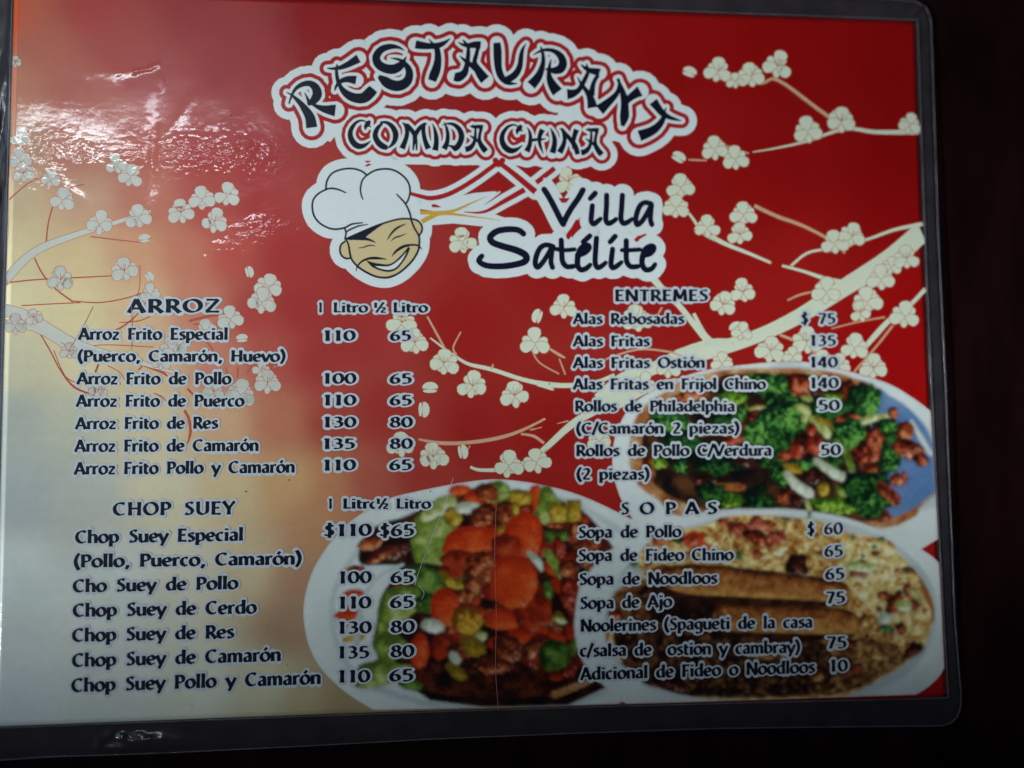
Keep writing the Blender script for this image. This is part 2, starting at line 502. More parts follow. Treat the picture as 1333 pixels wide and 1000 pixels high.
def seg_pts(a, b, n):
    idx = list(range(a, b + 1)) if b > a else list(range(a, len(OUT))) + list(range(0, b + 1))
    pl = [OUT[i] for i in idx]
    ls = [math.hypot(pl[i + 1][0] - pl[i][0], pl[i + 1][1] - pl[i][1]) for i in range(len(pl) - 1)]
    T = sum(ls); res = []
    for k in range(n):
        d = T * k / n
        for i, l in enumerate(ls):
            if d <= l: res.append((lerp(pl[i][0], pl[i + 1][0], d / l), lerp(pl[i][1], pl[i + 1][1], d / l))); break
            d -= l
    return res


outer = []
OUT = [(x + 1.2 * noise.noise(Vector((x / 30.0, y / 30.0, 0))), y + 1.2 * noise.noise(Vector((x / 30.0, y / 30.0, 9)))) for x, y in OUT]
for a, b, n in ((0, 1, 420), (1, 2, 150), (2, 3, 420), (3, 0, 150)):
    outer += seg_pts(corners_o[a], corners_o[b], n)
NL = 26


def film_h(x, y, s):
    """height of the border film over the sheet's face; s 0 at the paper's edge, 1 at the outer edge"""
    h = 0.00012 * math.exp(-(s / 0.10) ** 2) - 0.00016 * min(1, s / 0.12)
    n = noise.noise(Vector((x / 40.0, y / 16.0, 1.7))); n2 = noise.noise(Vector((x / 13.0, y / 9.0, 7.7)))
    k = s * (1 - s) * 4
    h += k * (0.00010 * n + 0.00003 * n2)
    # dent with bright folds, bottom left
    d = math.exp(-(((x - 165) / 48.0) ** 2)) * math.exp(-(((y - 964) / 13.0) ** 4))
    q = noise.noise(Vector((x / 15.0, y / 12.0, 5.0)))
    h += 0.00060 * d * math.sin((y - 962) / 6.5 + 2.2 * q + (x - 165) / 26.0) * (.6 + .8 * abs(noise.noise(Vector((x / 9.0, 0, 2)))))
    d = math.exp(-(((x + 5) / 18.0) ** 2 + ((y - 190) / 120.0) ** 2))
    h += 0.00022 * d * math.sin(x / 3.4 + y / 17.0 + 2 * noise.noise(Vector((x / 6.0, y / 10.0, 0))))
    for gx, gy, ax, ay, am in ((186, 963, 24, 5.5, 0.00085), (150, 958, 14, 4.5, 0.0005), (240, 966, 26, 6, 0.00035), (205, 973, 16, 4, 0.0006), (160, 975, 12, 4, 0.0005)):
        h += am * math.exp(-.5 * (((x - gx) / ax) ** 2 + ((y - gy) / ay) ** 2))
    if x > 1100 and y < 60: h += 0.0003 * math.exp(-(((x - 1200) / 14.0) ** 2 + ((y - 14) / 10.0) ** 2)) * math.sin((x + y * 1.4) / 4.0)
    # drooping outer rim
    return h - 0.0003 * max(0, s - 0.75) / 0.25


V, F = [], []
n = len(inner)
for k in range(NL + 1):
    s = k / NL
    for a, b in zip(inner, outer):
        x, y = lerp(a[0], b[0], s), lerp(a[1], b[1], s)
        V.append(P(x, y, film_h(x, y, s)))
for k in range(NL):
    for i in range(n):
        j = (i + 1) % n
        F.append((k * n + i, k * n + j, (k + 1) * n + j, (k + 1) * n + i))
b0 = len(V)
for a, b in zip(inner, outer): V.append(P(b[0], b[1], -0.0007))
for v in V: v.z = max(v.z, 0.00005)
for i in range(n):
    j = (i + 1) % n
    F.append((NL * n + i, NL * n + j, b0 + j, b0 + i))
link('laminate_border', V, F, M['film'], ROOT, None, True)
# the sealed ridge of film over the paper's edge, and the cut outer edge


def tube(path, rad, name, mat, hh):
    V, F = [], []; k = len(path); ns = 6
    pts = [P(p[0], p[1], hh) for p in path]
    for i in range(k):
        t = (pts[(i + 1) % k] - pts[i - 1]); t.z = 0; t.normalize(); sd = Vector((-t.y, t.x, 0))
        for q in range(ns):
            an = 2 * math.pi * q / ns
            r = rad * (1 + .35 * noise.noise(Vector((i / 7.0, 0, 4))))
            V.append(pts[i] + sd * (r * 1.6 * math.cos(an)) + Vector((0, 0, r * 0.5 * math.sin(an))))
    for i in range(k):
        j = (i + 1) % k
        for q in range(ns):
            r2 = (q + 1) % ns
            F.append((i * ns + q, j * ns + q, j * ns + r2, i * ns + r2))
    return link(name, V, F, mat, ROOT, None, True)


def shrink(path, ref, k): return [(lerp(a[0], b[0], k), lerp(a[1], b[1], k)) for a, b in zip(path, ref)]


tube(shrink(inner, outer, 0.045), 0.00014, 'sealed_ridge', M['rim'], 0.00002)
tube(shrink(outer, inner, 0.01), 0.00011, 'cut_edge', M['rim'], -0.00038)

# ------------------------------------------------------------------ blossom branches
RIGHT_BR = [
    [(1203, 300, 27), (1160, 336, 25), (1100, 374, 22), (1040, 412, 19), (985, 438, 17), (935, 454, 19), (890, 465, 22), (850, 480, 16), (812, 495, 20), (778, 520, 14)],
    [(848, 360, 9), (862, 376, 8), (884, 398, 7), (905, 424, 8), (932, 455, 12)],
    [(1195, 172, 6), (1140, 172, 5), (1100, 168, 4), (1050, 184, 3), (1010, 193, 2), (980, 198, 1)],
    [(1098, 166, 4), (1062, 140, 4), (1012, 104, 3.5), (990, 109, 2.5), (955, 104, 2), (918, 99, 1.5)],
    [(982, 268, 4), (1012, 282, 4), (1045, 294, 3.5), (1085, 315, 3), (1100, 330, 2)],
    [(1200, 292, 5), (1165, 299, 4), (1125, 313, 3), (1075, 324, 3), (1050, 330, 3), (1030, 346, 3)],
    [(926, 308, 6), (945, 318, 5), (975, 330, 4), (1003, 342, 3)], [(1018, 346, 3), (1045, 353, 3.5), (1075, 363, 5), (1100, 368, 6)],
    [(884, 264, 2.5), (900, 282, 3), (915, 303, 4), (932, 312, 5)],
    [(1204, 377, 5), (1182, 400, 5), (1160, 415, 6), (1140, 436, 7), (1124, 455, 5)],
    [(1162, 424, 2.5), (1140, 452, 2), (1112, 484, 2)], [(1152, 413, 1.6), (1118, 419, 1.4), (1082, 428, 1)],
    [(848, 498, 12), (815, 512, 11), (780, 532, 10), (745, 552, 9), (705, 588, 7), (680, 604, 6), (655, 611, 5), (625, 612, 4), (612, 608, 3)],
    [(545, 572, 2), (575, 577, 4), (612, 576, 4), (650, 570, 4), (680, 560, 3), (710, 545, 2)],
    [(678, 565, 2), (695, 568, 3), (708, 577, 3)], [(556, 412, 1.4), (566, 430, 2), (578, 452, 2)],
    [(560, 440, 1.5), (590, 462, 3), (610, 474, 4), (640, 481, 5), (680, 494, 5), (710, 500, 6), (740, 502, 6), (775, 498, 5), (800, 488, 4)],
    [(640, 480, 3), (642, 474, 1)], [(700, 500, 5), (720, 507, 3)], [(712, 452, 2), (728, 462, 3), (736, 466, 1)], [(692, 455, 1.2), (702, 472, 1.2), (728, 487, 1.2)],
    [(728, 467, 1.2), (736, 488, 1.2)], [(600, 432, 1), (590, 452, 1.5), (594, 462, 2)], [(1025, 391, 1.5), (1044, 383, 2), (1070, 378, 1)],
    [(788, 468, 1.5), (830, 455, 2), (870, 458, 2), (890, 465, 3)], [(740, 548, 1.3), (690, 560, 1.2)], [(880, 460, 8), (925, 445, 7), (960, 444, 4)],
    [(903, 408, 4), (918, 436, 5), (928, 444, 5)], [(855, 412, 1.5), (862, 400, 1.5)], [(800, 530, 10), (846, 505, 8), (880, 495, 5)],
    [(945, 190, 1.5), (975, 200, 1.2)], [(896, 208, 1.5), (920, 209, 1.5)], [(1015, 436, 3), (1040, 446, 3), (1065, 462, 2)],
    [(605, 592, 1), (612, 580, 1)], [(700, 597, 1.5), (712, 585, 1.5)],
]
LEFT_BR = [
    [(4, 404, 16), (30, 410, 14), (55, 424, 14), (92, 445, 12), (130, 458, 9), (175, 470, 6), (230, 486, 3)],
    [(6, 366, 12), (32, 338, 10), (58, 321, 9), (104, 304, 7), (150, 290, 5), (196, 275, 3)],
    [(4, 420, 8), (30, 424, 6), (60, 436, 5), (110, 470, 2)],
]
LEFT_RED = [
    [(60, 320, 2), (63, 290, 2), (72, 262, 1.8), (88, 246, 1.6), (110, 240, 1.4)], [(12, 260, 1.6), (35, 240, 1.6), (60, 228, 1.2)],
    [(45, 336, 2), (55, 356, 2), (72, 376, 2), (95, 393, 2.4)], [(10, 368, 1.8), (50, 364, 1.8), (110, 361, 1.8), (150, 359, 1.5)],
    [(95, 392, 1.6), (130, 394, 1.6), (165, 388, 1.8), (196, 378, 2)], [(28, 398, 1.5), (62, 396, 1.5), (105, 394, 1.5)],
    [(50, 430, 1.8), (66, 458, 2), (80, 484, 2), (98, 505, 3), (125, 515, 2)], [(70, 456, 1.2), (85, 490, 1.4), (105, 500, 1.4)],
    [(118, 308, 1.5), (150, 312, 1.5), (186, 316, 1.2)], [(182, 345, 1.2), (182, 372, 1.2), (178, 386, 1.2)],
    [(200, 380, 1.2), (178, 410, 1.8), (160, 425, 2.4), (150, 430, 2)], [(196, 412, 1.4), (180, 418, 1.6), (155, 420, 1.2)],
    [(240, 534, 3.5), (246, 546, 4), (248, 562, 4), (244, 578, 2)], [(188, 476, 3.5), (210, 484, 4), (218, 490, 2)], [(130, 470, 2.5), (124, 485, 3)],
    [(180, 482, 2), (186, 476, 2)], [(294, 478, 2), (296, 490, 2)], [(310, 478, 2.4), (309, 492, 2)], [(328, 476, 2.4), (322, 486, 2)],
    [(246, 418, 3), (270, 412, 4), (288, 410, 3)], [(252, 422, 2), (276, 424, 3), (284, 432, 3)], [(330, 500, 2), (350, 492, 1.4), (360, 486, 1)],
    [(244, 506, 3), (254, 516, 3), (262, 520, 2)], [(106, 452, 1.2), (140, 449, 1.2), (200, 452, 1.2)], [(260, 438, 1.2), (275, 452, 2), (278, 466, 2)],
    [(140, 476, 1.2), (155, 484, 1.2), (162, 494, 1.2)], [(200, 512, 1.2), (210, 516, 1.6), (216, 522, 1.4)],
]


def branch(p, core, edge, name='branch', ex=1.6):
    sp = smooth_path(p, 4)
    if core:
        f = Flat(); f.add(*union(ribbon(sp, grow=ex / 2, caps=len(sp) < 30 and p[0][2] > 4, n=8)), H_BRANCH)
        o = f.link(name, M[edge], ROOT)
        g = Flat(); g.add(*union(ribbon(sp)), H_CORE)
        g.link('branch_wood', M[core], o)
    else:
        f = Flat(); f.add(*union(ribbon(sp)), H_BRANCH)
        f.link(name, M[edge], ROOT)


for p in RIGHT_BR: branch(p, 'twig' if max(q[2] for q in p) < 4.6 else 'cream', 'vein', ex=1.2)
for p in LEFT_BR: branch(p, 'pale', 'rose')
for p in LEFT_RED: branch(p, None, 'pink')

# ------------------------------------------------------------------ blossoms
PETALS = [(52, .40, .27, 0), (128, .40, .27, 0), (20, .44, .26, 0), (160, .44, .26, 0), (240, .33, .22, 0), (300, .33, .22, 0), (270, .42, .22, 0), (338, .52, .40, 0), (202, .52, .40, 0), (90, .50, .46, 0)]


def petal(ang, ln, wd, off, n=12):
    pts = []
    for i in range(n):
        t = 2 * math.pi * i / n
        u = off + (ln - off) * (0.5 - 0.5 * math.cos(t)); k = (u - off) / (ln - off)
        wv = wd * 0.5 * math.sin(t) * (0.45 + 0.75 * k)
        pts.append((u, wv))
    a = math.radians(ang)
    return [(x * math.cos(a) - y * math.sin(a), -(x * math.sin(a) + y * math.cos(a))) for x, y in pts]


def blossom(x, y, s, rot, mat, kind=0):
    rr = random.Random(int(x * 7 + y * 13))
    def tr(p):
        a = math.radians(rot); return (x + s * (p[0] * math.cos(a) - p[1] * math.sin(a)), y + s * (p[0] * math.sin(a) + p[1] * math.cos(a)) + s * .06)
    if kind == 1:                                    # closed bud: two lobes with a line between
        f = Flat(); f.add(*union([[tr((.44 * math.cos(q * .45), .30 * math.sin(q * .45))) for q in range(14)]]), H_UNDER); o = f.link('blossom_bud', M['rose'], ROOT)
        g = Flat(); g.add(*union([[tr((.43 * math.cos(q * .45), .30 * math.sin(q * .45) * (1 if math.sin(q * .45) < 0 else .30))) for q in range(14)]]), H_PETAL)
        g.add(*union([[tr((.38 * math.cos(q * .45) - .02, .20 + .10 * math.sin(q * .45))) for q in range(14)]]), H_PETAL + UM)
        g.link('petal', M[mat], o); return
    o, g = Flat(), Flat()
    z = rr.random() * 5 * UM
    for i, (a, l, wd, of) in enumerate(PETALS):
        if i < 4 and rr.random() < .2: continue
        l2 = l * rr.uniform(.92, 1.08); a += rr.uniform(-7, 7)
        pp = [tr(p) for p in petal(a, l2, wd * 1.1, of)]
        mx, my = sum(p[0] for p in pp) / len(pp), sum(p[1] for p in pp) / len(pp)
        big = []
        for q in pp:
            d = math.hypot(q[0] - mx, q[1] - my) or 1
            big.append((q[0] + (q[0] - mx) / d * .75, q[1] + (q[1] - my) / d * .75))
        o.add(*union([big]), H_PETAL + z + i * 1.2 * UM); g.add(*union([pp]), H_PETAL + z + (i * 1.2 + .6) * UM)
    ob = o.link('blossom', M['vein' if mat == 'cream' else 'rose'], ROOT)
    g.link('petal', M[mat], ob)
    # stamens
    if rr.random() < .45:
        t = Flat()
        for a in (60, 90, 125, 20, 165)[:rr.randint(2, 4)]:
            q = math.radians(a + rr.uniform(-10, 10)); e = (math.cos(q) * .26, -math.sin(q) * .26)
            t.add(*union(ribbon([(*tr((0, .02)), .8), (*tr(e), .5)])), H_PETAL + 20 * UM)
        t.link('stamen', M['pink'], ob)


BR = [(935, 90, 36), (978, 97, 36), (1012, 83, 38), (957, 104, 22), (1051, 168, 38), (1095, 155, 38), (1184, 160, 30), (930, 192, 34), (957, 205, 34), (886, 241, 36), (880, 268, 34),
      (921, 294, 32), (968, 277, 34), (963, 303, 32), (1086, 314, 36), (1109, 305, 34), (1180, 334, 34), (1147, 361, 36), (1129, 390, 40), (1076, 377, 38), (1178, 409, 38), (967, 378, 34),
      (941, 394, 34), (966, 431, 26), (1003, 454, 38), (1050, 442, 40), (1112, 450, 36), (1137, 477, 36), (1072, 470, 36), (1092, 474, 30), (940, 470, 28), (740, 234, 36), (602, 312, 36), (734, 398, 34),
      (697, 444, 38), (523, 417, 38), (540, 444, 36), (578, 470, 38), (615, 500, 38), (670, 512, 38), (522, 577, 36), (564, 592, 38), (662, 603, 38), (698, 599, 36), (830, 414, 38),
      (826, 410, 32), (838, 498, 30), (780, 572, 30), (762, 250, 32), (1120, 405, 28), (1032, 462, 26), (820, 555, 0), (1160, 345, 26), (870, 478, 30)]
BUDS = [(898, 92, 22, 20), (884, 203, 22, 30), (699, 410, 22, -70), (560, 503, 24, 0), (552, 532, 24, 90), (603, 587, 22, 80), (957, 424, 20, -30)]
for i, (x, y, s) in enumerate(BR):
    if s: blossom(x, y, s, random.Random(i).uniform(-14, 14), 'cream' if x > 480 else 'pale', i % 3 + 2)
for x, y, s, r_ in BUDS: blossom(x, y, s, r_, 'cream', 1)
BLF = [(26, 206, 28), (30, 224, 28), (27, 178, 24), (152, 212, 30), (170, 227, 32), (81, 258, 34), (66, 232, 26), (130, 289, 34), (180, 281, 34), (235, 274, 34), (263, 257, 34), (279, 286, 34),
       (295, 252, 34), (79, 362, 34), (162, 350, 36), (196, 381, 26), (350, 371, 36), (341, 391, 36), (300, 413, 34), (348, 496, 34), (313, 511, 38), (20, 422, 30), (44, 412, 24), (90, 456, 24),
       (225, 452, 36), (128, 506, 26), (278, 508, 28), (20, 80, 16), (268, 428, 30), (340, 480, 24), (210, 470, 24)]
for i, (x, y, s) in enumerate(BLF): blossom(x, y, s, random.Random(i + 99).uniform(-14, 14), 'pale', i % 3 + 2)
for x, y, s, r_ in [(188, 309, 18, -10), (195, 359, 16, 60), (325, 353, 18, 75), (315, 439, 18, -5)]: blossom(x, y, s, r_, 'pale', 1)

# ------------------------------------------------------------------ food photographs
PAL = {  # dark, middle, light, size of the mottling in px, contrast
    'broccoli': ((10, 32, 18), (34, 92, 40), (112, 172, 72), 5.0, 1.5), 'broccoli_dark': ((8, 22, 16), (22, 62, 28), (60, 120, 46), 5.0, 1.4),
    'broccoli_bright': ((50, 90, 20), (120, 168, 44), (196, 214, 96), 5.5, 1.3), 'meat': ((44, 12, 8), (132, 44, 22), (214, 116, 74), 7.0, 1.2),
    'meat_red': ((84, 16, 10), (158, 46, 26), (210, 104, 70), 7.0, 1.0), 'meat_dark': ((26, 10, 10), (70, 26, 20), (120, 60, 40), 7.0, 1.1),
    'meat_brown': ((78, 26, 12), (158, 66, 30), (216, 138, 86), 6.0, 1.2), 'carrot': ((176, 40, 12), (214, 66, 20), (232, 110, 48), 16.0, .7),
    'carrot_dark': ((110, 24, 10), (168, 44, 16), (196, 76, 34), 14.0, .8), 'onion': ((150, 160, 80), (208, 212, 140), (244, 244, 214), 9.0, .8),
    'onion_white': ((176, 182, 150), (222, 226, 204), (250, 250, 240), 7.0, .8), 'pepper': ((78, 100, 32), (136, 160, 62), (198, 206, 126), 14.0, .9),
    'pepper_dark': ((26, 50, 14), (72, 108, 34), (130, 160, 70), 12.0, 1.1), 'yellow': ((120, 96, 20), (190, 150, 40), (224, 206, 96), 9.0, .9),
    'corn': ((120, 70, 18), (206, 146, 38), (236, 196, 84), 6.0, .9), 'sauce': ((16, 6, 6), (46, 14, 10), (104, 42, 20), 16.0, 1.1),
    'sauce2': ((16, 14, 16), (44, 26, 18), (104, 62, 34), 20.0, 1.2), 'broth': ((140, 66, 24), (182, 116, 64), (216, 184, 140), 18.0, .9),
    'blue': ((74, 106, 150), (96, 132, 178), (150, 172, 198), 30.0, .7), 'rice': ((150, 78, 26), (218, 172, 94), (250, 232, 166), 7.0, 1.15),
    'rice_pale': ((186, 140, 70), (238, 214, 140), (254, 246, 200), 7.0, 1.0), 'rice_brown': ((60, 30, 18), (130, 80, 42), (200, 156, 90), 7.0, 1.2),
    'rice_dark': ((26, 12, 10), (60, 30, 20), (130, 86, 46), 7.0, 1.4), 'roll': ((70, 30, 14), (164, 94, 42), (226, 166, 88), 7.0, .5),
    'roll_dark': ((24, 12, 10), (46, 22, 16), (90, 50, 30), 12.0, .9), 'rim': ((206, 214, 208), (224, 231, 225), (238, 242, 238), 80.0, .5),
    'rim_shade': ((176, 186, 180), (198, 208, 204), (216, 222, 218), 40.0, .6), 'herb': ((30, 70, 30), (70, 120, 60), (120, 160, 100), 4.0, 1.0),
    'ham': ((110, 36, 26), (182, 84, 56), (226, 150, 110), 6.0, 1.1),
}
PAL = {k: (lin(a), lin(b), lin(c), s, t) for k, (a, b, c, s, t) in PAL.items()}


import numpy as np
RX0, RY0, RW, RH = 384, 452, 872, 506                       # the part of the sheet that carries photographs, in photo px
YY, XX = np.mgrid[RY0:RY0 + RH, RX0:RX0 + RW].astype(float)
NR = np.random.default_rng(4)


def vnoise(s, seed=None):
    """smooth random field of cell size s over the photographs"""
    h, w_ = int(RH / s) + 4, int(RW / s) + 4
    g = NR.random((h, w_)) * 2 - 1
    y, x = np.arange(RH) / s, np.arange(RW) / s
    yi, xi = y.astype(int), x.astype(int)
    ty, tx = y - yi, x - xi
    ty, tx = ty * ty * (3 - 2 * ty), tx * tx * (3 - 2 * tx)
    a = g[yi][:, xi] * (1 - tx) + g[yi][:, xi + 1] * tx
    b = g[yi + 1][:, xi] * (1 - tx) + g[yi + 1][:, xi + 1] * tx
    return a * (1 - ty)[:, None] + b * ty[:, None]


NB = {s: [vnoise(s) for _ in range(3)] for s in (2, 3, 4.5, 7, 11, 18, 34)}


def blur(a, s):
    r = int(3 * s) + 1; k = np.exp(-0.5 * (np.arange(-r, r + 1) / s) ** 2); k /= k.sum()
    p = np.pad(a, [(r, r), (0, 0)] + [(0, 0)] * (a.ndim - 2), mode='edge'); o = sum(p[i:i + a.shape[0]] * k[i] for i in range(2 * r + 1))
    p = np.pad(o, [(0, 0), (r, r)] + [(0, 0)] * (a.ndim - 2), mode='edge'); return sum(p[:, i:i + a.shape[1]] * k[i] for i in range(2 * r + 1))


PIX = np.zeros((RH, RW, 3))
for yy in range(0, RH, 8):
    for xx in range(0, RW, 8): PIX[yy:yy + 8, xx:xx + 8] = ground(RX0 + xx + 4, RY0 + yy + 4)
TODO = []


def paint(name, kind, pts, edge, lo, idx):
    """paints one piece of food into the photograph: mottled, rounded, with its contact shade, as it was shot"""
    xs, ys = [p[0] for p in pts], [p[1] for p in pts]
    mg = 9
    x0, x1 = max(0, int(min(xs) - RX0) - mg), min(RW, int(max(xs) - RX0) + mg + 1); y0, y1 = max(0, int(min(ys) - RY0) - mg), min(RH, int(max(ys) - RY0) + mg + 1)
    if x1 - x0 < 3 or y1 - y0 < 3: return
    X, Y = XX[y0:y1, x0:x1], YY[y0:y1, x0:x1]
    m = np.zeros(X.shape, bool)
    for (xa, ya), (xb, yb) in zip(pts, pts[1:] + pts[:1]):
        if ya == yb: continue
        m ^= ((ya > Y) != (yb > Y)) & (X < (xb - xa) * (Y - ya) / (yb - ya) + xa)
    m = m.astype(float)
    a = blur(m, 0.8)
    S_ = (slice(y0, y1), slice(x0, x1))
    d, mm, l_, s, ct = PAL[kind]
    sizes = sorted(NB, key=lambda q: abs(q - s)); big = sizes[0]; sm = [q for q in NB if q < big]; sm = sm[-1] if sm else 2
    g = lambda q, k: NB[q][(idx + k) % 3][S_]
    flat = name in ('plate', 'plate_well', 'plate_rim_line')
    v = (g(big, 0) * .75 + g(sm, 1) * .55 + g(2, 2) * .35) * ct if not flat else g(34, 0) * .5
    if not flat:
        rad = min(max(xs) - min(xs), max(ys) - min(ys))
        sb = max(1.2, min(7.0, rad * .22)); hgt = blur(m, sb)
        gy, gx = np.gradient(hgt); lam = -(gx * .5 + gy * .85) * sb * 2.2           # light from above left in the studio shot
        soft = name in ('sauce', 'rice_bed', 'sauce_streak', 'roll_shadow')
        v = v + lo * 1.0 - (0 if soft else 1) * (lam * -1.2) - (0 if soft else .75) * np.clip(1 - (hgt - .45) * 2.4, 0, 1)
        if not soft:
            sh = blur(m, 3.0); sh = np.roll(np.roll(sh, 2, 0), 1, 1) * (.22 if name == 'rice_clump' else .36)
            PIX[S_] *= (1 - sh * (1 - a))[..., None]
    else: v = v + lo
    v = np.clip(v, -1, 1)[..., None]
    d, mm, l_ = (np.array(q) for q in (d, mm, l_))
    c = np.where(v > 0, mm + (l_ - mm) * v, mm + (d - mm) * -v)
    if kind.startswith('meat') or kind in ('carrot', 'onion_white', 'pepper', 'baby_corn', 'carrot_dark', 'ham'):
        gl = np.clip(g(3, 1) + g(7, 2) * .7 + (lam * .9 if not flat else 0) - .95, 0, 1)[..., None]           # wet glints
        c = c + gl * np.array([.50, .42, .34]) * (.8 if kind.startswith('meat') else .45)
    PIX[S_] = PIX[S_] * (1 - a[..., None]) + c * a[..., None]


def photo_colours():
    """softens the whole print as one photograph and hands each piece its share of it"""
    img = blur(PIX, 0.95)
    lum = img.mean(2); img *= (1 + (.16 * NB[2][0] + .08 * NB[3][1]) * np.clip(1.15 - lum * 1.9, .08, 1))[..., None]
    for o, pts2 in TODO:
        a = np.array(pts2); x = np.clip(a[:, 0] - RX0, 0, RW - 1.001); y = np.clip(a[:, 1] - RY0, 0, RH - 1.001)
        xi, yi = x.astype(int), y.astype(int); tx, ty = (x - xi)[:, None], (y - yi)[:, None]
        xj, yj = np.minimum(xi + 1, RW - 1), np.minimum(yi + 1, RH - 1)
        c = (img[yi, xi] * (1 - tx) + img[yi, xj] * tx) * (1 - ty) + (img[yj, xi] * (1 - tx) + img[yj, xj] * tx) * ty
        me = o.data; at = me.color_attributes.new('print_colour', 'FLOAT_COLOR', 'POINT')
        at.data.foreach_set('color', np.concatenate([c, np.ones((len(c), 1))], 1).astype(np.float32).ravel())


class Plate:
    def __init__(s, name, label, base, cut=None):
        s.h = base; s.cut = cut; s.name = name
        s.root = bpy.data.objects.new(name, None); sc.collection.objects.link(s.root); s.root.parent = ROOT; s.root['label'] = label
        s.k = 0
    def poly(s, name, kind, pts, edge=.35, grid=2.0, dh=1.3, lo=0.0):
        if s.cut: pts = clip(pts, s.cut)
        if len(pts) < 3: return
        s.k += 1
        paint(name, kind, pts, edge, lo, s.k)
        p2d, tr = union([pts], grid)
        f = Flat(); f.add(p2d, tr, s.h)
        s.h += dh * UM
        o = f.link(name, M['photo'], s.root)
        TODO.append((o, p2d))
        return o
    def blob(s, name, kind, cx, cy, rx, ry, rot=0, jag=.12, n=26, edge=.5, lo=0.0):
        if name == 'broccoli_floret': rx, ry, jag = rx * 1.16, ry * 1.16, jag * 1.3
        a = math.radians(rot); pts = []
        for i in range(n):
            t = 2 * math.pi * i / n
            r = 1 + jag * (noise.noise(Vector((math.cos(t) * 1.6 + cx, math.sin(t) * 1.6 + cy, 2))) * 1.6 + noise.noise(Vector((math.cos(t) * 5 + cx, math.sin(t) * 5, 5))) * 1.1)
            u, v = rx * r * math.cos(t), ry * r * math.sin(t)
            pts.append((cx + u * math.cos(a) - v * math.sin(a), cy + u * math.sin(a) + v * math.cos(a)))
        return s.poly(name, kind, pts, edge, lo=lo)
    def strip(s, name, kind, path, edge=.5, lo=0.0):
        sp = smooth_path(path, 4)
        L, Rr = [], []
        for i, c in enumerate(sp):
            a, b = sp[max(i - 1, 0)], sp[min(i + 1, len(sp) - 1)]
            dx, dy = b[0] - a[0], b[1] - a[1]; l = math.hypot(dx, dy) or 1
            L.append((c[0] - dy / l * c[2] / 2, c[1] + dx / l * c[2] / 2)); Rr.append((c[0] + dy / l * c[2] / 2, c[1] - dx / l * c[2] / 2))
        def capd(c, d):
            dx, dy = c[0] - d[0], c[1] - d[1]; l = math.hypot(dx, dy) or 1
            return (c[0] + dx / l * c[2] * .45, c[1] + dy / l * c[2] * .45)
        return s.poly(name, kind, L + [capd(sp[-1], sp[-2])] + Rr[::-1] + [capd(sp[0], sp[1])], edge, lo=lo)


def clip(pts, planes):
    """keep what is inside the half planes a*x + b*y <= c"""
    for a, b, c in planes:
        out = []
        for i in range(len(pts)):
            p, q = pts[i], pts[(i + 1) % len(pts)]
            dp, dq = a * p[0] + b * p[1] - c, a * q[0] + b * q[1] - c
            if dp <= 0: out.append(p)
            if (dp <= 0) != (dq <= 0):
                t = dp / (dp - dq); out.append((p[0] + (q[0] - p[0]) * t, p[1] + (q[1] - p[1]) * t))
        pts = out
        if not pts: return []
    return pts


def line(p, q, off=0.0):
    """half plane to the left of p -> q in photo coordinates (y down)"""
    a, b = -(q[1] - p[1]), q[0] - p[0]
    l = math.hypot(a, b); a, b = a / l, b / l
    return (-a, -b, -(a * p[0] + b * p[1]) - off)


ctr = sheet_pt(.5, .5)


def edge_plane(p, q):
    a, b = -(q[1] - p[1]), q[0] - p[0]; l = math.hypot(a, b); a /= l; b /= l; c = a * p[0] + b * p[1]
    if a * ctr[0] + b * ctr[1] > c: a, b, c = -a, -b, -c
    return (a, b, c - 1.0)


EDGES = [edge_plane(sheet_pt(.25, 1), sheet_pt(.7, 1)), edge_plane(sheet_pt(.7, 1), sheet_pt(1, 1)), edge_plane(sheet_pt(1, .45), sheet_pt(1, .75)), edge_plane(sheet_pt(1, .75), sheet_pt(1, 1))]

# -- the chop suey plate, bottom centre
p1 = Plate('plate_photograph', 'round photograph of chop suey with carrot slices on a white plate', H_PLATE, EDGES)
RIM1 = smooth_path([(637, 624), (590, 630), (536, 641), (501, 651), (458, 677), (427, 710), (405, 747), (395, 789), (399, 832), (415, 867), (444, 897), (480, 921), (520, 935), (640, 950), (760, 935), (860, 880), (900, 800), (880, 730),
                    (838, 686), (799, 664), (754, 644), (715, 633), (676, 626)], 3, True)
p1.poly('plate', 'rim', RIM1, .2, 3)
p1.poly('plate_well', 'rim_shade', smooth_path([(640, 640), (560, 655), (480, 700), (440, 750), (428, 800), (445, 860), (490, 900), (600, 925), (760, 915), (850, 850), (840, 720), (740, 650)], 3, True), .3, 3)
p1.poly('plate_well', 'rim', smooth_path([(640, 643), (562, 660), (486, 704), (447, 752), (435, 802), (452, 858), (495, 893), (600, 918), (740, 905), (850, 850), (840, 730), (738, 656)], 3, True), .2, 3)
p1.poly('sauce', 'sauce', smooth_path([(640, 632), (600, 640), (560, 655), (530, 672), (500, 680), (478, 694), (468, 715), (470, 735), (500, 735), (520, 740), (500, 770), (492, 800), (498, 830), (520, 850), (540, 880), (530, 893), (560, 905), (600, 915), (680, 918),
                                       (730, 908), (790, 880), (800, 800), (810, 740), (790, 700), (762, 668), (740, 655), (720, 650), (690, 640), (660, 642)], 3, True), .25)
for a in [('sauce', 'sauce', (536, 895), (580, 905), (640, 912), (720, 905), (780, 880), (800, 870), (800, 890), (740, 918), (640, 922), (560, 912))]:
    p1.poly(a[0], a[1], list(a[2:]), .1, lo=-.5)
rr = random.Random(21)
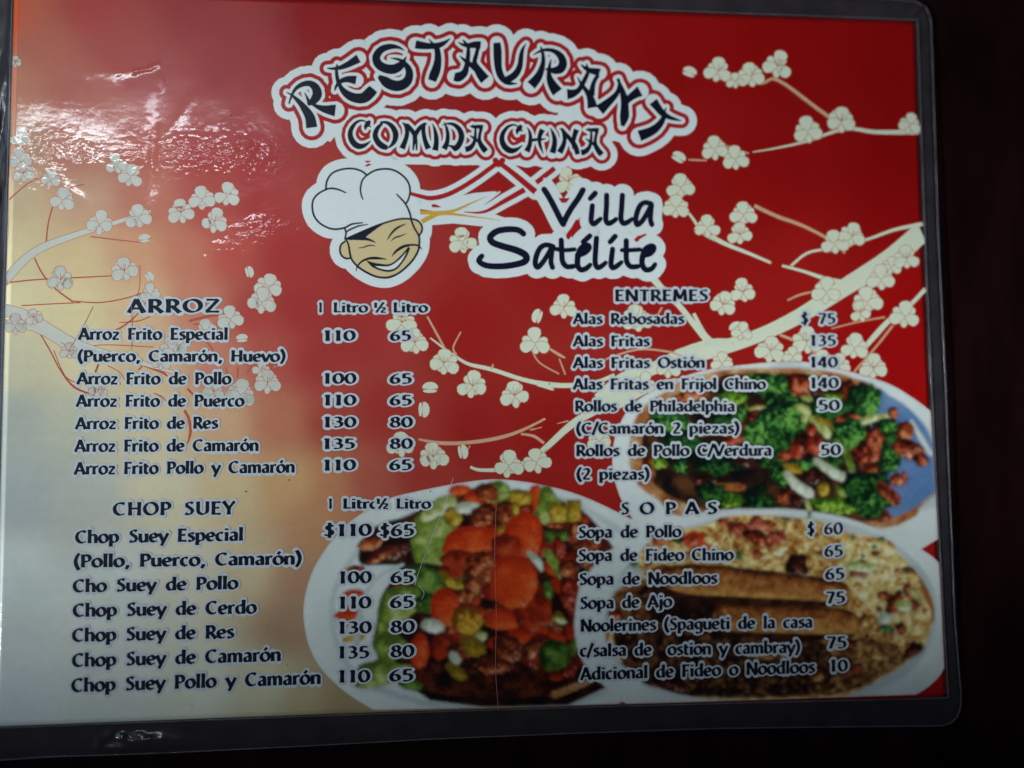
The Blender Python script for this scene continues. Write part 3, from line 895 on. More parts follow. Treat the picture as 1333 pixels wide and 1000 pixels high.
for i in range(120):
    x, y = rr.uniform(545, 805), rr.uniform(640, 900)
    if ((x - 665) / 140) ** 2 + ((y - 770) / 135) ** 2 > 1 or y > 872: continue
    k = rr.choice(['meat_brown', 'meat_red', 'carrot_dark', 'carrot', 'pepper', 'yellow', 'meat_brown', 'carrot_dark', 'carrot']) if y < 850 else rr.choice(['sauce', 'meat', 'meat_brown', 'sauce', 'carrot_dark'])
    p1.blob({'meat': 'pork_chunk', 'meat_brown': 'pork_chunk', 'meat_red': 'pork_chunk', 'sauce': 'sauce_streak', 'pepper': 'pepper_strip', 'yellow': 'cabbage_piece', 'onion': 'onion_piece'}.get(k, 'carrot_slice'), k, x, y, rr.uniform(10, 20), rr.uniform(7, 15), rr.uniform(0, 180), .15, 20, lo=-.15 if y < 830 else -.5)
for x, y, w_, h_, k in [(459, 774, 16, 6, 'carrot'), (452, 800, 18, 8, 'carrot'), (460, 831, 15, 6, 'yellow'), (450, 812, 10, 5, 'carrot'), (462, 742, 12, 6, 'meat_brown'), (470, 845, 8, 5, 'yellow'), (463, 790, 12, 6, 'carrot')]:
    p1.blob('carrot_slice' if k == 'carrot' else 'sauce_streak', k, x, y, w_, h_, -10, .2, 14)
p1.strip('plate_well', 'rim_shade', [(462, 850, 6), (470, 800, 10), (484, 765, 10), (505, 745, 8), (525, 735, 4)])
p1.strip('plate_well', 'rim', [(474, 800, 5), (486, 768, 8), (505, 748, 6)])
p1.blob('pork_chunk', 'meat_brown', 482, 708, 17, 9, -15); p1.blob('pork_chunk', 'meat_dark', 512, 716, 24, 13, -18); p1.blob('pork_chunk', 'meat_brown', 497, 722, 22, 7, -28)
p1.blob('pork_chunk', 'meat_brown', 543, 688, 12, 8, 60); p1.blob('carrot_slice', 'carrot', 528, 768, 18, 6, 5)
p1.poly('pepper_strip', 'pepper', smooth_path([(535, 695), (540, 675), (560, 662), (592, 676), (590, 715), (578, 742), (550, 742), (537, 722)], 3, True))
p1.poly('pepper_strip', 'pepper_dark', smooth_path([(518, 745), (545, 733), (580, 740), (578, 772), (566, 788), (540, 798), (546, 768)], 3, True))
p1.poly('pepper_strip', 'pepper', smooth_path([(490, 812), (494, 784), (504, 768), (530, 762), (548, 770), (550, 786), (530, 806), (512, 822), (500, 842), (486, 834)], 3, True))
p1.poly('pepper_strip', 'pepper', smooth_path([(468, 866), (492, 858), (484, 836), (508, 820), (532, 840), (536, 866), (514, 886), (482, 896), (460, 892)], 3, True), lo=-.2)
p1.blob('pepper_strip', 'pepper_dark', 556, 785, 16, 14, 0); p1.blob('sauce', 'sauce', 528, 861, 14, 5); p1.blob('pepper_strip', 'pepper_dark', 535, 892, 16, 7, 10)
p1.blob('cabbage_piece', 'onion', 578, 658, 20, 12, -30, lo=-.3); p1.blob('cabbage_piece', 'yellow', 590, 672, 12, 14, 20); p1.blob('cabbage_piece', 'onion', 560, 668, 16, 9, -40, lo=-.2)
p1.blob('carrot_slice', 'carrot', 598, 638, 15, 7, -5); p1.blob('carrot_slice', 'carrot', 618, 649, 13, 9, 15); p1.blob('onion_piece', 'onion_white', 608, 661, 17, 8, -3, .1)
p1.blob('pork_chunk', 'meat_brown', 634, 642, 17, 12, 20); p1.blob('pork_chunk', 'meat_brown', 628, 672, 15, 14); p1.blob('pork_chunk', 'meat_brown', 663, 668, 20, 17, 30, lo=-.1)
p1.blob('pork_chunk', 'meat_red', 686, 663, 9, 7); p1.blob('onion_piece', 'yellow', 671, 663, 5, 9, -20); p1.blob('pepper_strip', 'pepper', 656, 644, 8, 5)
p1.poly('pepper_strip', 'pepper', smooth_path([(700, 660), (703, 636), (716, 633), (724, 648), (734, 656), (722, 684), (706, 682), (692, 674)], 3, True))
p1.blob('pineapple_piece', 'yellow', 727, 668, 14, 14, 10); p1.poly('pineapple_piece', 'yellow', [(737, 650), (756, 651), (757, 679), (738, 680)]); p1.blob('pork_chunk', 'meat_red', 722, 684, 12, 4)
p1.poly('pepper_strip', 'pepper_dark', [(708, 691), (740, 690), (741, 703), (712, 708)], lo=.3); p1.blob('pork_chunk', 'meat_brown', 752, 690, 12, 12); p1.blob('pork_chunk', 'meat_brown', 764, 718, 18, 20, lo=-.2)
p1.blob('pork_chunk', 'meat_red', 728, 712, 8, 15, -20); p1.blob('onion_piece', 'yellow', 655, 690, 10, 6, -35)
p1.blob('carrot_slice', 'carrot_dark', 588, 742, 16, 12, 0); p1.blob('carrot_slice', 'carrot', 612, 706, 39, 20, -10, .08); p1.blob('carrot_slice', 'carrot_dark', 600, 730, 26, 14, 10, .1)
p1.strip('pepper_strip', 'yellow', [(576, 746, 8), (588, 760, 12), (606, 762, 8)]); p1.blob('pork_chunk', 'meat_brown', 628, 740, 24, 20, 30, .2); p1.blob('pork_chunk', 'meat_brown', 618, 760, 16, 13, -20, .25); p1.blob('pork_chunk', 'meat_brown', 604, 775, 14, 10)
p1.blob('carrot_slice', 'carrot', 681, 697, 27, 30, 15, .08); p1.blob('carrot_slice', 'carrot_dark', 658, 712, 20, 18, 0, .1); p1.strip('onion_piece', 'onion_white', [(688, 720, 7), (699, 730, 11), (705, 742, 6)])
p1.blob('carrot_slice', 'carrot', 580, 790, 19, 26, -10, .06); p1.blob('carrot_slice', 'carrot_dark', 612, 800, 22, 14, 0, .08); p1.blob('carrot_slice', 'carrot', 656, 806, 26, 15, 0, .08); p1.blob('carrot_slice', 'carrot_dark', 694, 796, 24, 28, 10, .07)
p1.blob('carrot_slice', 'carrot', 669, 757, 32, 36, 5, .04); p1.strip('pepper_strip', 'pepper', [(712, 718, 10), (724, 738, 13), (733, 752, 9)]); p1.blob('pepper_strip', 'pepper_dark', 713, 767, 7, 13, -10); p1.blob('pork_chunk', 'meat_red', 742, 768, 14, 26, 0, lo=-.2)
p1.blob('baby_corn', 'corn', 608, 808, 20, 19, 0, .08); p1.blob('onion_piece', 'onion_white', 563, 815, 16, 9, 12, .12, lo=-.2); p1.blob('onion_piece', 'onion', 625, 829, 9, 7, -20); p1.blob('onion_piece', 'onion', 729, 808, 10, 4, 20)
p1.blob('cabbage_piece', 'yellow', 616, 842, 18, 12, 30, .15, lo=-.5); p1.blob('carrot_slice', 'carrot', 546, 848, 13, 23, 5, .08); p1.blob('carrot_slice', 'carrot_dark', 573, 842, 12, 17, 5); p1.blob('onion_piece', 'onion_white', 592, 857, 7, 10, -30, .1, lo=-.3)
p1.blob('pork_chunk', 'meat_brown', 660, 845, 22, 18, 5, .15, lo=-.2); p1.blob('pork_chunk', 'meat_brown', 642, 866, 24, 12, 5, .15, lo=-.3); p1.blob('pork_chunk', 'meat_brown', 694, 845, 18, 12, -30, .12, lo=-.3)
p1.blob('cabbage_piece', 'yellow', 594, 875, 17, 8, 40, .15, lo=-.6); p1.blob('pepper_strip', 'pepper_dark', 722, 853, 22, 22, 0, .12, lo=-.3); p1.blob('pepper_strip', 'pepper', 747, 842, 5, 14, 10, lo=-.4); p1.blob('carrot_slice', 'carrot_dark', 724, 880, 10, 7)
p1.blob('carrot_slice', 'carrot_dark', 742, 822, 10, 12, lo=-.2); p1.strip('sauce_streak', 'broth', [(720, 905, 10), (760, 890, 8), (785, 878, 3)]); p1.strip('sauce_streak', 'broth', [(795, 882, 4), (815, 898, 7), (832, 910, 8)])
p1.blob('pork_chunk', 'meat_brown', 740, 740, 14, 12, 0, lo=-.3); p1.blob('pork_chunk', 'meat_brown', 700, 640, 0.1, 0.1)

# -- the broccoli plate, right
p2 = Plate('plate_photograph', 'photograph of broccoli and glazed meat on a white plate with a blue well', p1.h + 10 * UM, EDGES)
RIM2 = smooth_path([(1040, 470), (975, 474), (917, 482), (877, 495), (838, 515), (815, 536), (801, 567), (797, 590), (798, 618), (806, 645), (818, 668), (835, 688), (900, 740), (1040, 760), (1160, 740), (1200, 715), (1232, 690), (1262, 620), (1240, 560), (1212, 535), (1180, 512), (1149, 496), (1097, 481)], 3, True)
p2.poly('plate', 'rim', RIM2, .15, 3)
p2.poly('plate_rim_line', 'rim_shade', smooth_path([(1000, 477), (1080, 485), (1130, 500), (1170, 522), (1205, 553), (1228, 590), (1240, 650), (1200, 664), (1150, 690), (1100, 690), (1000, 600)], 3, True), .1, 3)
p2.poly('sauce', 'broth', smooth_path([(1000, 480), (950, 481), (916, 487), (878, 504), (840, 527), (826, 548), (820, 574), (820, 606), (832, 633), (858, 652), (890, 675), (1000, 690), (1146, 686), (1175, 681), (1196, 663), (1150, 640), (1150, 520), (1110, 492), (1060, 481)], 3, True), .3)
p2.poly('plate_well', 'blue', smooth_path([(1140, 508), (1158, 516), (1176, 526), (1196, 545), (1210, 566), (1222, 600), (1226, 620), (1216, 645), (1196, 660), (1170, 676), (1150, 672), (1110, 640), (1110, 560)], 3, True), .1)
p2.strip('sauce_streak', 'broth', [(1146, 684, 8), (1172, 676, 10), (1196, 660, 4), (1214, 643, 2)]); p2.blob('sauce_streak', 'meat', 1150, 672, 10, 9)
p2.strip('plate_highlight', 'rim', [(1186, 548, 5), (1200, 572, 7), (1212, 592, 6)])
p2.poly('sauce', 'sauce2', smooth_path([(990, 486), (930, 490), (885, 512), (852, 536), (838, 560), (836, 600), (850, 628), (880, 650), (940, 668), (1060, 675), (1150, 676), (1140, 640), (1150, 600), (1135, 560), (1130, 520), (1110, 500), (1060, 488)], 3, True), .3)
for q in [('broth', 905, 500, 34, 9, -14), ('broth', 868, 520, 20, 8, -35), ('meat_brown', 900, 515, 26, 8, -10), ('meat_brown', 845, 610, 10, 20, 10), ('meat_brown', 950, 634, 24, 6, 3), ('meat_dark', 920, 625, 18, 8, 0), ('roll', 950, 634, 22, 5, 2), ('meat_dark', 962, 604, 30, 7, -3), ('meat_dark', 870, 560, 22, 14, 0),
          ('meat', 910, 560, 14, 9, 0), ('meat_brown', 990, 530, 18, 5, -5)]:
    p2.blob('meat_chunk' if 'meat' in q[0] else 'sauce_streak', *q, .2)
p2.strip('onion_strip', 'onion', [(1004, 487, 4), (1016, 492, 6), (1030, 503, 5)]); p2.strip('onion_strip', 'onion', [(1044, 516, 7), (1056, 522, 8), (1052, 534, 7)], lo=-.2)
p2.blob('broccoli_floret', 'broccoli', 874, 546, 26, 14, 10, .25); p2.blob('broccoli_floret', 'broccoli_dark', 885, 575, 24, 14, 0, .2); p2.blob('broccoli_floret', 'broccoli_bright', 858, 603, 9, 6); p2.blob('broccoli_floret', 'broccoli', 888, 607, 9, 9, 0, .3)
p2.blob('broccoli_floret', 'broccoli_bright', 953, 522, 18, 12, 10, .25, lo=-.3); p2.blob('broccoli_floret', 'broccoli', 958, 545, 15, 17, 0, .25, lo=.2); p2.blob('broccoli_floret', 'broccoli_dark', 940, 548, 14, 10)
p2.blob('broccoli_floret', 'broccoli_dark', 925, 640, 16, 12, 0, .3); p2.blob('broccoli_floret', 'broccoli_bright', 954, 652, 13, 9, 0, .3, lo=-.5); p2.blob('broccoli_floret', 'broccoli_dark', 985, 650, 18, 14, 0, .3, lo=-.5); p2.blob('broccoli_floret', 'broccoli_dark', 930, 605, 26, 12, 0, .3, lo=-.5)
p2.blob('meat_chunk', 'meat', 985, 541, 12, 8, -5); p2.blob('meat_chunk', 'meat_red', 970, 561, 14, 12, 20, lo=-.2); p2.blob('meat_chunk', 'meat_red', 955, 572, 16, 8, -20, lo=-.2); p2.strip('onion_strip', 'onion', [(976, 533, 3), (992, 530, 4), (1002, 535, 3)], lo=-.1)
p2.blob('broccoli_floret', 'broccoli_bright', 988, 492, 14, 6, 10, .25, lo=-.2); p2.blob('broccoli_floret', 'broccoli', 1005, 503, 24, 15, 20, .22, lo=.25); p2.blob('broccoli_floret', 'broccoli', 1020, 525, 20, 14, 10, .25); p2.blob('broccoli_floret', 'broccoli_dark', 1018, 566, 34, 32, 10, .2, lo=.15)
p2.blob('broccoli_floret', 'broccoli', 1022, 546, 26, 16, 0, .25, lo=.15); p2.blob('broccoli_floret', 'broccoli', 985, 564, 13, 16, 10, .25, lo=.4)
p2.blob('meat_chunk', 'meat', 1042, 500, 17, 16, 20, .15, lo=.15); p2.blob('meat_chunk', 'meat_dark', 1064, 508, 10, 8); p2.blob('meat_chunk', 'meat', 1104, 507, 9, 14, 5); p2.blob('meat_chunk', 'meat_brown', 1095, 514, 6, 5)
p2.blob('broccoli_floret', 'broccoli_dark', 1078, 532, 24, 16, 10, .2); p2.blob('broccoli_floret', 'broccoli_bright', 1082, 519, 14, 5, 0, .2, lo=-.3); p2.blob('meat_chunk', 'meat', 1104, 544, 20, 7, -12)
p2.strip('onion_strip', 'onion', [(1038, 530, 10), (1050, 536, 12), (1046, 548, 8)], lo=-.1); p2.strip('onion_strip', 'onion', [(1056, 545, 10), (1068, 554, 13), (1080, 568, 12)]); p2.strip('onion_strip', 'yellow', [(1062, 545, 6), (1080, 552, 7), (1090, 562, 5)])
p2.blob('broccoli_floret', 'broccoli_dark', 1118, 522, 14, 18, 0, .2); p2.blob('broccoli_floret', 'broccoli', 1132, 520, 12, 17, 0, .25, lo=.25); p2.strip('onion_strip', 'onion', [(1118, 551, 9), (1136, 545, 10), (1158, 541, 7)])
p2.blob('broccoli_floret', 'broccoli', 1106, 566, 22, 19, 10, .22, lo=.25); p2.blob('broccoli_floret', 'broccoli_dark', 1154, 562, 15, 16, 0, .2); p2.blob('broccoli_floret', 'broccoli', 1157, 554, 11, 9, 0, .2, lo=.15); p2.blob('meat_chunk', 'meat', 1162, 537, 7, 8, -20)
p2.blob('meat_chunk', 'meat_red', 1056, 560, 7, 10, 10); p2.blob('meat_chunk', 'meat_dark', 1045, 578, 14, 16); p2.blob('meat_chunk', 'meat_red', 1060, 579, 13, 12, 0); p2.blob('meat_chunk', 'meat_red', 1024, 592, 12, 7, -15, lo=-.2); p2.blob('meat_chunk', 'meat_red', 1037, 586, 7, 13, -15)
p2.blob('broccoli_floret', 'broccoli', 1043, 604, 14, 8, 0, .25); p2.blob('broccoli_floret', 'broccoli_dark', 1082, 597, 15, 12); p2.blob('meat_chunk', 'meat_dark', 1060, 620, 14, 11); p2.blob('onion_strip', 'yellow', 1030, 610, 16, 7, 10, lo=-.4)
p2.blob('broccoli_floret', 'broccoli', 1016, 618, 9, 17, -25, .25); p2.strip('onion_strip', 'pepper', [(1088, 574, 7), (1101, 590, 9), (1110, 612, 9)], lo=-.1)
p2.strip('onion_strip', 'onion_white', [(1062, 599, 9), (1078, 611, 12), (1096, 621, 13), (1110, 618, 11)], edge=.8, lo=-.1); p2.blob('meat_chunk', 'meat_dark', 1124, 600, 12, 16)
p2.blob('meat_chunk', 'meat', 1128, 589, 18, 17, -10, .15); p2.blob('meat_chunk', 'meat', 1140, 572, 12, 18, -20, .15, lo=.3); p2.blob('broccoli_floret', 'broccoli', 1158, 598, 11, 20, -15, .25, lo=.1); p2.blob('meat_chunk', 'meat_brown', 1134, 615, 9, 13, -10)
p2.blob('meat_chunk', 'meat_brown', 1178, 562, 12, 14, 20, .2); p2.blob('meat_chunk', 'meat', 1182, 584, 19, 13, 20, .2); p2.blob('meat_chunk', 'meat', 1198, 598, 12, 8, 25, .2); p2.blob('meat_chunk', 'meat_brown', 1168, 625, 10, 9, 20, .2); p2.strip('meat_chunk', 'ham', [(1176, 614, 5), (1180, 626, 6)])
p2.blob('broccoli_floret', 'broccoli_dark', 1128, 640, 30, 26, 20, .2); p2.blob('broccoli_floret', 'broccoli', 1140, 650, 16, 12, 30, .25, lo=-.2); p2.strip('meat_chunk', 'meat_brown', [(1144, 632, 10), (1158, 644, 15), (1168, 656, 10)]); p2.strip('plate_highlight', 'ham', [(1144, 626, 3), (1162, 638, 4), (1172, 650, 4)])
p2.blob('onion_strip', 'yellow', 1072, 637, 8, 9, 20, lo=-.2); p2.blob('onion_strip', 'pepper', 1094, 640, 9, 5, 50, lo=-.2); p2.blob('meat_chunk', 'meat', 1022, 645, 12, 12, 0, .15); p2.blob('meat_chunk', 'meat_dark', 1038, 650, 12, 9)
p2.strip('onion_strip', 'onion_white', [(1024, 616, 9), (1036, 631, 13), (1052, 642, 14), (1056, 646, 10)], edge=.8); p2.blob('broccoli_floret', 'broccoli_bright', 1084, 658, 24, 9, 8, .3, lo=-.1); p2.blob('broccoli_floret', 'broccoli', 1012, 661, 7, 5, 0, .3); p2.strip('onion_strip', 'onion', [(1050, 652, 6), (1054, 664, 7)], lo=-.3)

# -- the fried rice plate, bottom right
p3 = Plate('plate_photograph', 'photograph of fried rice with two long rolls on a white plate', p2.h + 10 * UM, EDGES)
RIM3 = smooth_path([(994, 662), (940, 664), (880, 673), (838, 685), (804, 708), (779, 732), (765, 747), (754, 767), (748, 806), (751, 840), (764, 870), (790, 896), (818, 918), (900, 950), (1100, 950), (1190, 906), (1216, 888), (1230, 869), (1250, 820), (1248, 770), (1222, 732), (1196, 713), (1155, 694), (1097, 673), (1039, 664)], 3, True)
p3.poly('plate', 'rim', RIM3, .12, 3)
p3.poly('plate_well', 'rim_shade', smooth_path([(1000, 672), (900, 684), (820, 730), (790, 790), (790, 840), (840, 890), (1000, 915), (1150, 895), (1205, 850), (1220, 800), (1208, 750), (1160, 705), (1090, 678)], 3, True), .2, 3)
p3.poly('plate_well', 'roll', smooth_path([(1190, 745), (1206, 764), (1216, 790), (1214, 812), (1200, 800), (1180, 770)], 3, True), lo=.3)
p3.poly('rice_bed', 'rice', smooth_path([(845, 706), (870, 693), (893, 688), (920, 683), (945, 673), (980, 670), (1010, 672), (1048, 676), (1080, 682), (1105, 694), (1135, 699), (1162, 706), (1168, 722), (1192, 745), (1202, 775), (1213, 800), (1208, 832), (1195, 850),
                                          (1172, 868), (1145, 885), (1112, 902), (1080, 909), (1000, 912), (920, 910), (868, 898), (822, 874), (796, 850), (788, 822), (800, 795), (812, 770), (838, 752), (828, 728)], 3, True), .25, 2.2)
rr = random.Random(12)
p3.poly('rice_bed', 'rice_pale', smooth_path([(1100, 706), (1160, 712), (1190, 750), (1200, 800), (1170, 830), (1130, 790), (1102, 760), (1090, 730)], 3, True), .1, 2.2)
p3.poly('rice_bed', 'rice_brown', smooth_path([(1080, 850), (1120, 830), (1170, 840), (1190, 850), (1150, 880), (1112, 898), (1060, 904), (1040, 870)], 3, True), .2, 2.2)
p3.poly('rice_bed', 'rice_dark', smooth_path([(800, 815), (860, 795), (960, 815), (1060, 830), (1085, 860), (1070, 900), (1000, 908), (900, 906), (850, 892), (812, 866)], 3, True), .2, 2.6, lo=-.12)
p3.poly('rice_bed', 'rice_brown', smooth_path([(800, 772), (840, 752), (880, 760), (930, 780), (920, 810), (860, 808), (800, 806)], 3, True), .2, 2.4, lo=-.3)
for q in [('meat_red', 882, 692, 9, 6, 0), ('meat', 858, 700, 10, 12, 30), ('carrot', 910, 705, 26, 12, 10), ('meat_red', 940, 679, 7, 5, 30), ('ham', 965, 690, 16, 10, 20), ('ham', 990, 683, 18, 9, 0), ('meat', 985, 700, 20, 9, 20), ('ham', 1010, 700, 14, 8, 0), ('meat_dark', 1038, 735, 17, 17, 0),
          ('ham', 860, 745, 20, 9, 0), ('meat_dark', 855, 770, 30, 8, 0), ('ham', 1078, 722, 14, 5, 10), ('meat_brown', 1120, 745, 12, 9, 0), ('ham', 1185, 772, 8, 16, -25), ('ham', 1192, 786, 8, 9, 0), ('meat_brown', 1165, 785, 12, 16, 30), ('meat_brown', 1150, 775, 8, 6, 0),
          ('meat', 1172, 818, 8, 10, 0), ('meat', 1100, 838, 12, 8, 0), ('meat_dark', 1190, 846, 14, 9, -30), ('meat', 1140, 720, 6, 4, 0), ('meat_brown', 1168, 745, 4, 5, 0), ('meat', 1110, 870, 14, 9, 0), ('meat_red', 800, 800, 10, 6, 0), ('meat', 888, 790, 14, 10, 0), ('rice_brown', 1000, 850, 30, 8, 5),
          ('meat', 1060, 880, 12, 10, 0), ('rice_brown', 1075, 895, 14, 7, 0), ('meat_dark', 870, 890, 30, 8, 5)]:
    p3.blob('ham_piece', *q, .28)
for q in [(884, 703, 6, 6), (948, 740, 5, 4), (962, 725, 5, 8), (975, 745, 5, 5), (1148, 702, 5, 3), (1123, 724, 3, 3), (1054, 670, 3, 5), (1022, 676, 6, 3), (1050, 828, 5, 4), (826, 735, 6, 4), (920, 700, 3, 3), (1110, 700, 4, 3), (1138, 712, 4, 3)]:
    p3.blob('herb_leaf', 'herb' if q[0] != 884 else 'broccoli_dark', *q, 0, .3, 14)
for i in range(170):
    x, y = rr.uniform(830, 1205), rr.uniform(676, 900)
    if ((x - 1010) / 200) ** 2 + ((y - 790) / 112) ** 2 > .93 or (738 < y < 830 and x < 1112) or (y > 825 and x < 1050): continue
    k = rr.choice(['rice', 'rice_pale', 'rice_brown', 'rice', 'rice_pale']) if x > 1100 and y < 830 else rr.choice(['rice', 'rice', 'rice_brown', 'ham', 'rice_pale'])
    p3.blob('rice_clump', k if y < 835 else rr.choice(['rice', 'rice_brown', 'rice_brown']), x, y, rr.uniform(4, 9), rr.uniform(3, 6), rr.uniform(0, 180), .25, 14, lo=-.25 if y > 825 else .15)
p3.poly('roll_shadow', 'roll_dark', smooth_path([(850, 770), (880, 755), (990, 766), (1090, 774), (1104, 786), (1070, 790), (960, 788), (932, 795), (920, 812), (850, 808)], 3, True), .1, lo=-.3)
p3.poly('spring_roll', 'roll', smooth_path([(866, 738), (920, 735), (980, 741), (1050, 749), (1094, 756), (1107, 770), (1096, 785), (1040, 785), (960, 781), (900, 775), (860, 760)], 3, True), .9, lo=.12)
p3.strip('roll_shadow', 'roll_dark', [(868, 775, 3), (940, 780, 8), (1030, 785, 9), (1100, 786, 5)])
p3.poly('spring_roll', 'roll', smooth_path([(934, 784), (942, 779), (954, 786), (1000, 787), (1060, 789), (1100, 793), (1117, 803), (1119, 818), (1100, 828), (1040, 826), (980, 824), (938, 820), (930, 802)], 3, True), 1.0, lo=.2)
p3.strip('roll_shadow', 'roll_dark', [(936, 824, 4), (1000, 828, 9), (1060, 830, 9), (1112, 828, 4)])
p3.blob('spring_onion', 'onion_white', 1151, 806, 9, 9, 40, .2); p3.blob('spring_onion', 'herb', 1153, 818, 9, 5, 10); p3.strip('shrimp', 'onion', [(1184, 768, 6), (1192, 775, 8), (1200, 782, 7)]); p3.blob('shrimp', 'onion', 1176, 788, 11, 8, 10)
p3.blob('shrimp', 'onion', 1120, 738, 20, 7, 3, .2)
photo_colours()
H_EMB = p3.h + 15 * UM
H_HALO, H_TEXT = H_EMB + 60 * UM, H_EMB + 74 * UM

# ------------------------------------------------------------------ title lettering, stroke by stroke
def Z(ox, oy, k=6.665, f=1.0): return lambda *q: (ox + q[0] / k, oy + q[1] / k, (q[2] if len(q) > 2 else 10) / k * f)


A_, B_, C_, D_ = Z(345, 60), Z(480, 20), Z(620, 20), Z(720, 60)
BIG = [  # (letter, [strokes])
    ('R', A_, [[(188, 402, 8), (225, 422, 18), (262, 452, 32), (310, 500, 48), (355, 560, 70), (390, 620, 86), (406, 708, 98)], [(208, 502, 14), (228, 440, 20), (262, 375, 30), (320, 335, 42), (390, 325, 54), (440, 365, 74), (452, 425, 84), (415, 480, 64), (368, 506, 26)],
               [(342, 404, 6), (362, 440, 18), (378, 478, 30), (398, 508, 34)], [(395, 492, 20), (450, 525, 36), (520, 548, 66), (570, 555, 88), (610, 560, 104)]]),
    ('E', A_, [[(540, 194, 10), (600, 196, 26), (660, 185, 40), (720, 160, 54), (770, 132, 66), (812, 108, 76)], [(626, 156, 10), (620, 205, 26), (624, 260, 32), (636, 320, 34)], [(605, 388, 10), (620, 345, 26), (660, 305, 40), (720, 288, 56), (790, 297, 76)],
               [(640, 312, 26), (664, 370, 44), (720, 425, 70), (790, 452, 84), (860, 448, 94), (915, 400, 96), (940, 372, 84)]]),
    ('S', A_, [[(1208, 40, 6), (1160, 12, 26), (1090, 5, 48), (1010, 30, 62), (965, 95, 70), (985, 160, 76), (1050, 196, 80), (1120, 200, 84), (1180, 165, 66), (1210, 120, 26), (1228, 88, 6)], [(1088, 106, 6), (1140, 112, 20), (1190, 134, 34), (1240, 190, 56), (1252, 255, 70), (1225, 315, 84), (1160, 346, 92), (1090, 335, 92), (1035, 300, 80), (985, 262, 30)]]),
    ('T', B_, [[(405, 252, 72), (460, 262, 66), (530, 268, 52), (600, 262, 52), (655, 240, 36), (708, 200, 6)], [(522, 205, 6), (545, 238, 22), (572, 268, 40)], [(582, 262, 44), (598, 320, 52), (600, 390, 62), (588, 460, 76), (568, 515, 82), (548, 568, 70)]]),
    ('A', B_, [[(778, 235, 6), (820, 256, 26), (870, 262, 44), (920, 256, 58), (972, 258, 66)], [(815, 210, 6), (838, 240, 26), (862, 275, 34)], [(866, 270, 28), (862, 350, 38), (852, 430, 44), (830, 500, 62), (780, 535, 84), (742, 532, 70)], [(790, 352, 6), (826, 385, 26), (880, 425, 42), (930, 460, 60)],
               [(948, 280, 36), (934, 340, 34), (918, 410, 42), (945, 470, 66), (985, 530, 84), (1010, 560, 90)]]),
    ('U', C_, [[(178, 238, 60), (184, 300, 72), (186, 380, 70), (192, 460, 62), (215, 530, 60), (255, 575, 48), (300, 592, 30), (358, 592, 6)], [(432, 248, 6), (405, 290, 26), (390, 350, 40), (382, 420, 46), (362, 480, 56), (320, 530, 62), (262, 562, 60)]]),
    ('R', C_, [[(495, 345, 6), (540, 318, 20), (600, 300, 28), (670, 308, 38), (728, 350, 58), (752, 410, 72), (730, 465, 78), (670, 480, 56), (600, 465, 14)], [(558, 268, 6), (568, 300, 22), (580, 350, 30), (580, 410, 40), (562, 480, 56), (530, 545, 74), (476, 608, 88)],
               [(650, 382, 6), (638, 430, 24), (630, 500, 38), (640, 560, 60), (670, 620, 84), (705, 668, 98)]]),
    ('A', D_, [[(122, 418, 92), (170, 412, 70), (220, 385, 46), (255, 330, 42), (290, 260, 36), (305, 220, 30)], [(212, 268, 6), (238, 320, 24), (275, 370, 36), (310, 420, 50), (332, 480, 72), (342, 535, 88)], [(242, 160, 6), (275, 190, 30), (320, 212, 46), (370, 222, 62), (404, 232, 72)], [(292, 152, 6), (294, 180, 22), (304, 210, 34)],
               [(392, 252, 34), (360, 300, 36), (342, 360, 46), (332, 430, 58)]]),
    ('N', D_, [[(568, 280, 12), (576, 330, 28), (562, 395, 40), (520, 450, 54), (460, 505, 74), (402, 555, 98)], [(552, 285, 10), (574, 320, 26), (600, 390, 48), (618, 460, 62), (622, 540, 70), (618, 620, 78), (602, 695, 30)], [(625, 492, 50), (670, 448, 60), (715, 415, 76), (755, 392, 96)]]),
    ('T', D_, [[(868, 482, 80), (905, 530, 66), (945, 580, 56), (1000, 615, 40), (1060, 636, 24), (1116, 648, 6)], [(982, 532, 6), (968, 565, 22), (950, 600, 34)], [(968, 598, 34), (942, 655, 52), (895, 710, 70), (830, 750, 82), (748, 780, 96)]]),
]
E_, F_ = Z(440, 120), Z(620, 120)
CC = [[(250, 262, 10), (210, 246, 16), (160, 262, 26), (118, 315, 38), (106, 375, 46), (130, 435, 52), (180, 470, 52), (235, 460, 32), (285, 422, 6)], [(238, 330, 6), (240, 300, 34), (262, 270, 44), (275, 248, 22)], [(238, 285, 20), (288, 300, 12)]]
AA = [[(1142, 295, 6), (1175, 302, 26), (1210, 300, 34), (1258, 306, 44)], [(1165, 280, 6), (1185, 300, 22)], [(1192, 306, 18), (1192, 370, 24), (1180, 440, 32), (1145, 485, 46), (1105, 498, 50)], [(1142, 375, 6), (1180, 400, 22), (1225, 432, 30)], [(1240, 322, 28), (1228, 380, 26), (1228, 430, 36), (1255, 480, 48), (1284, 515, 50)]]
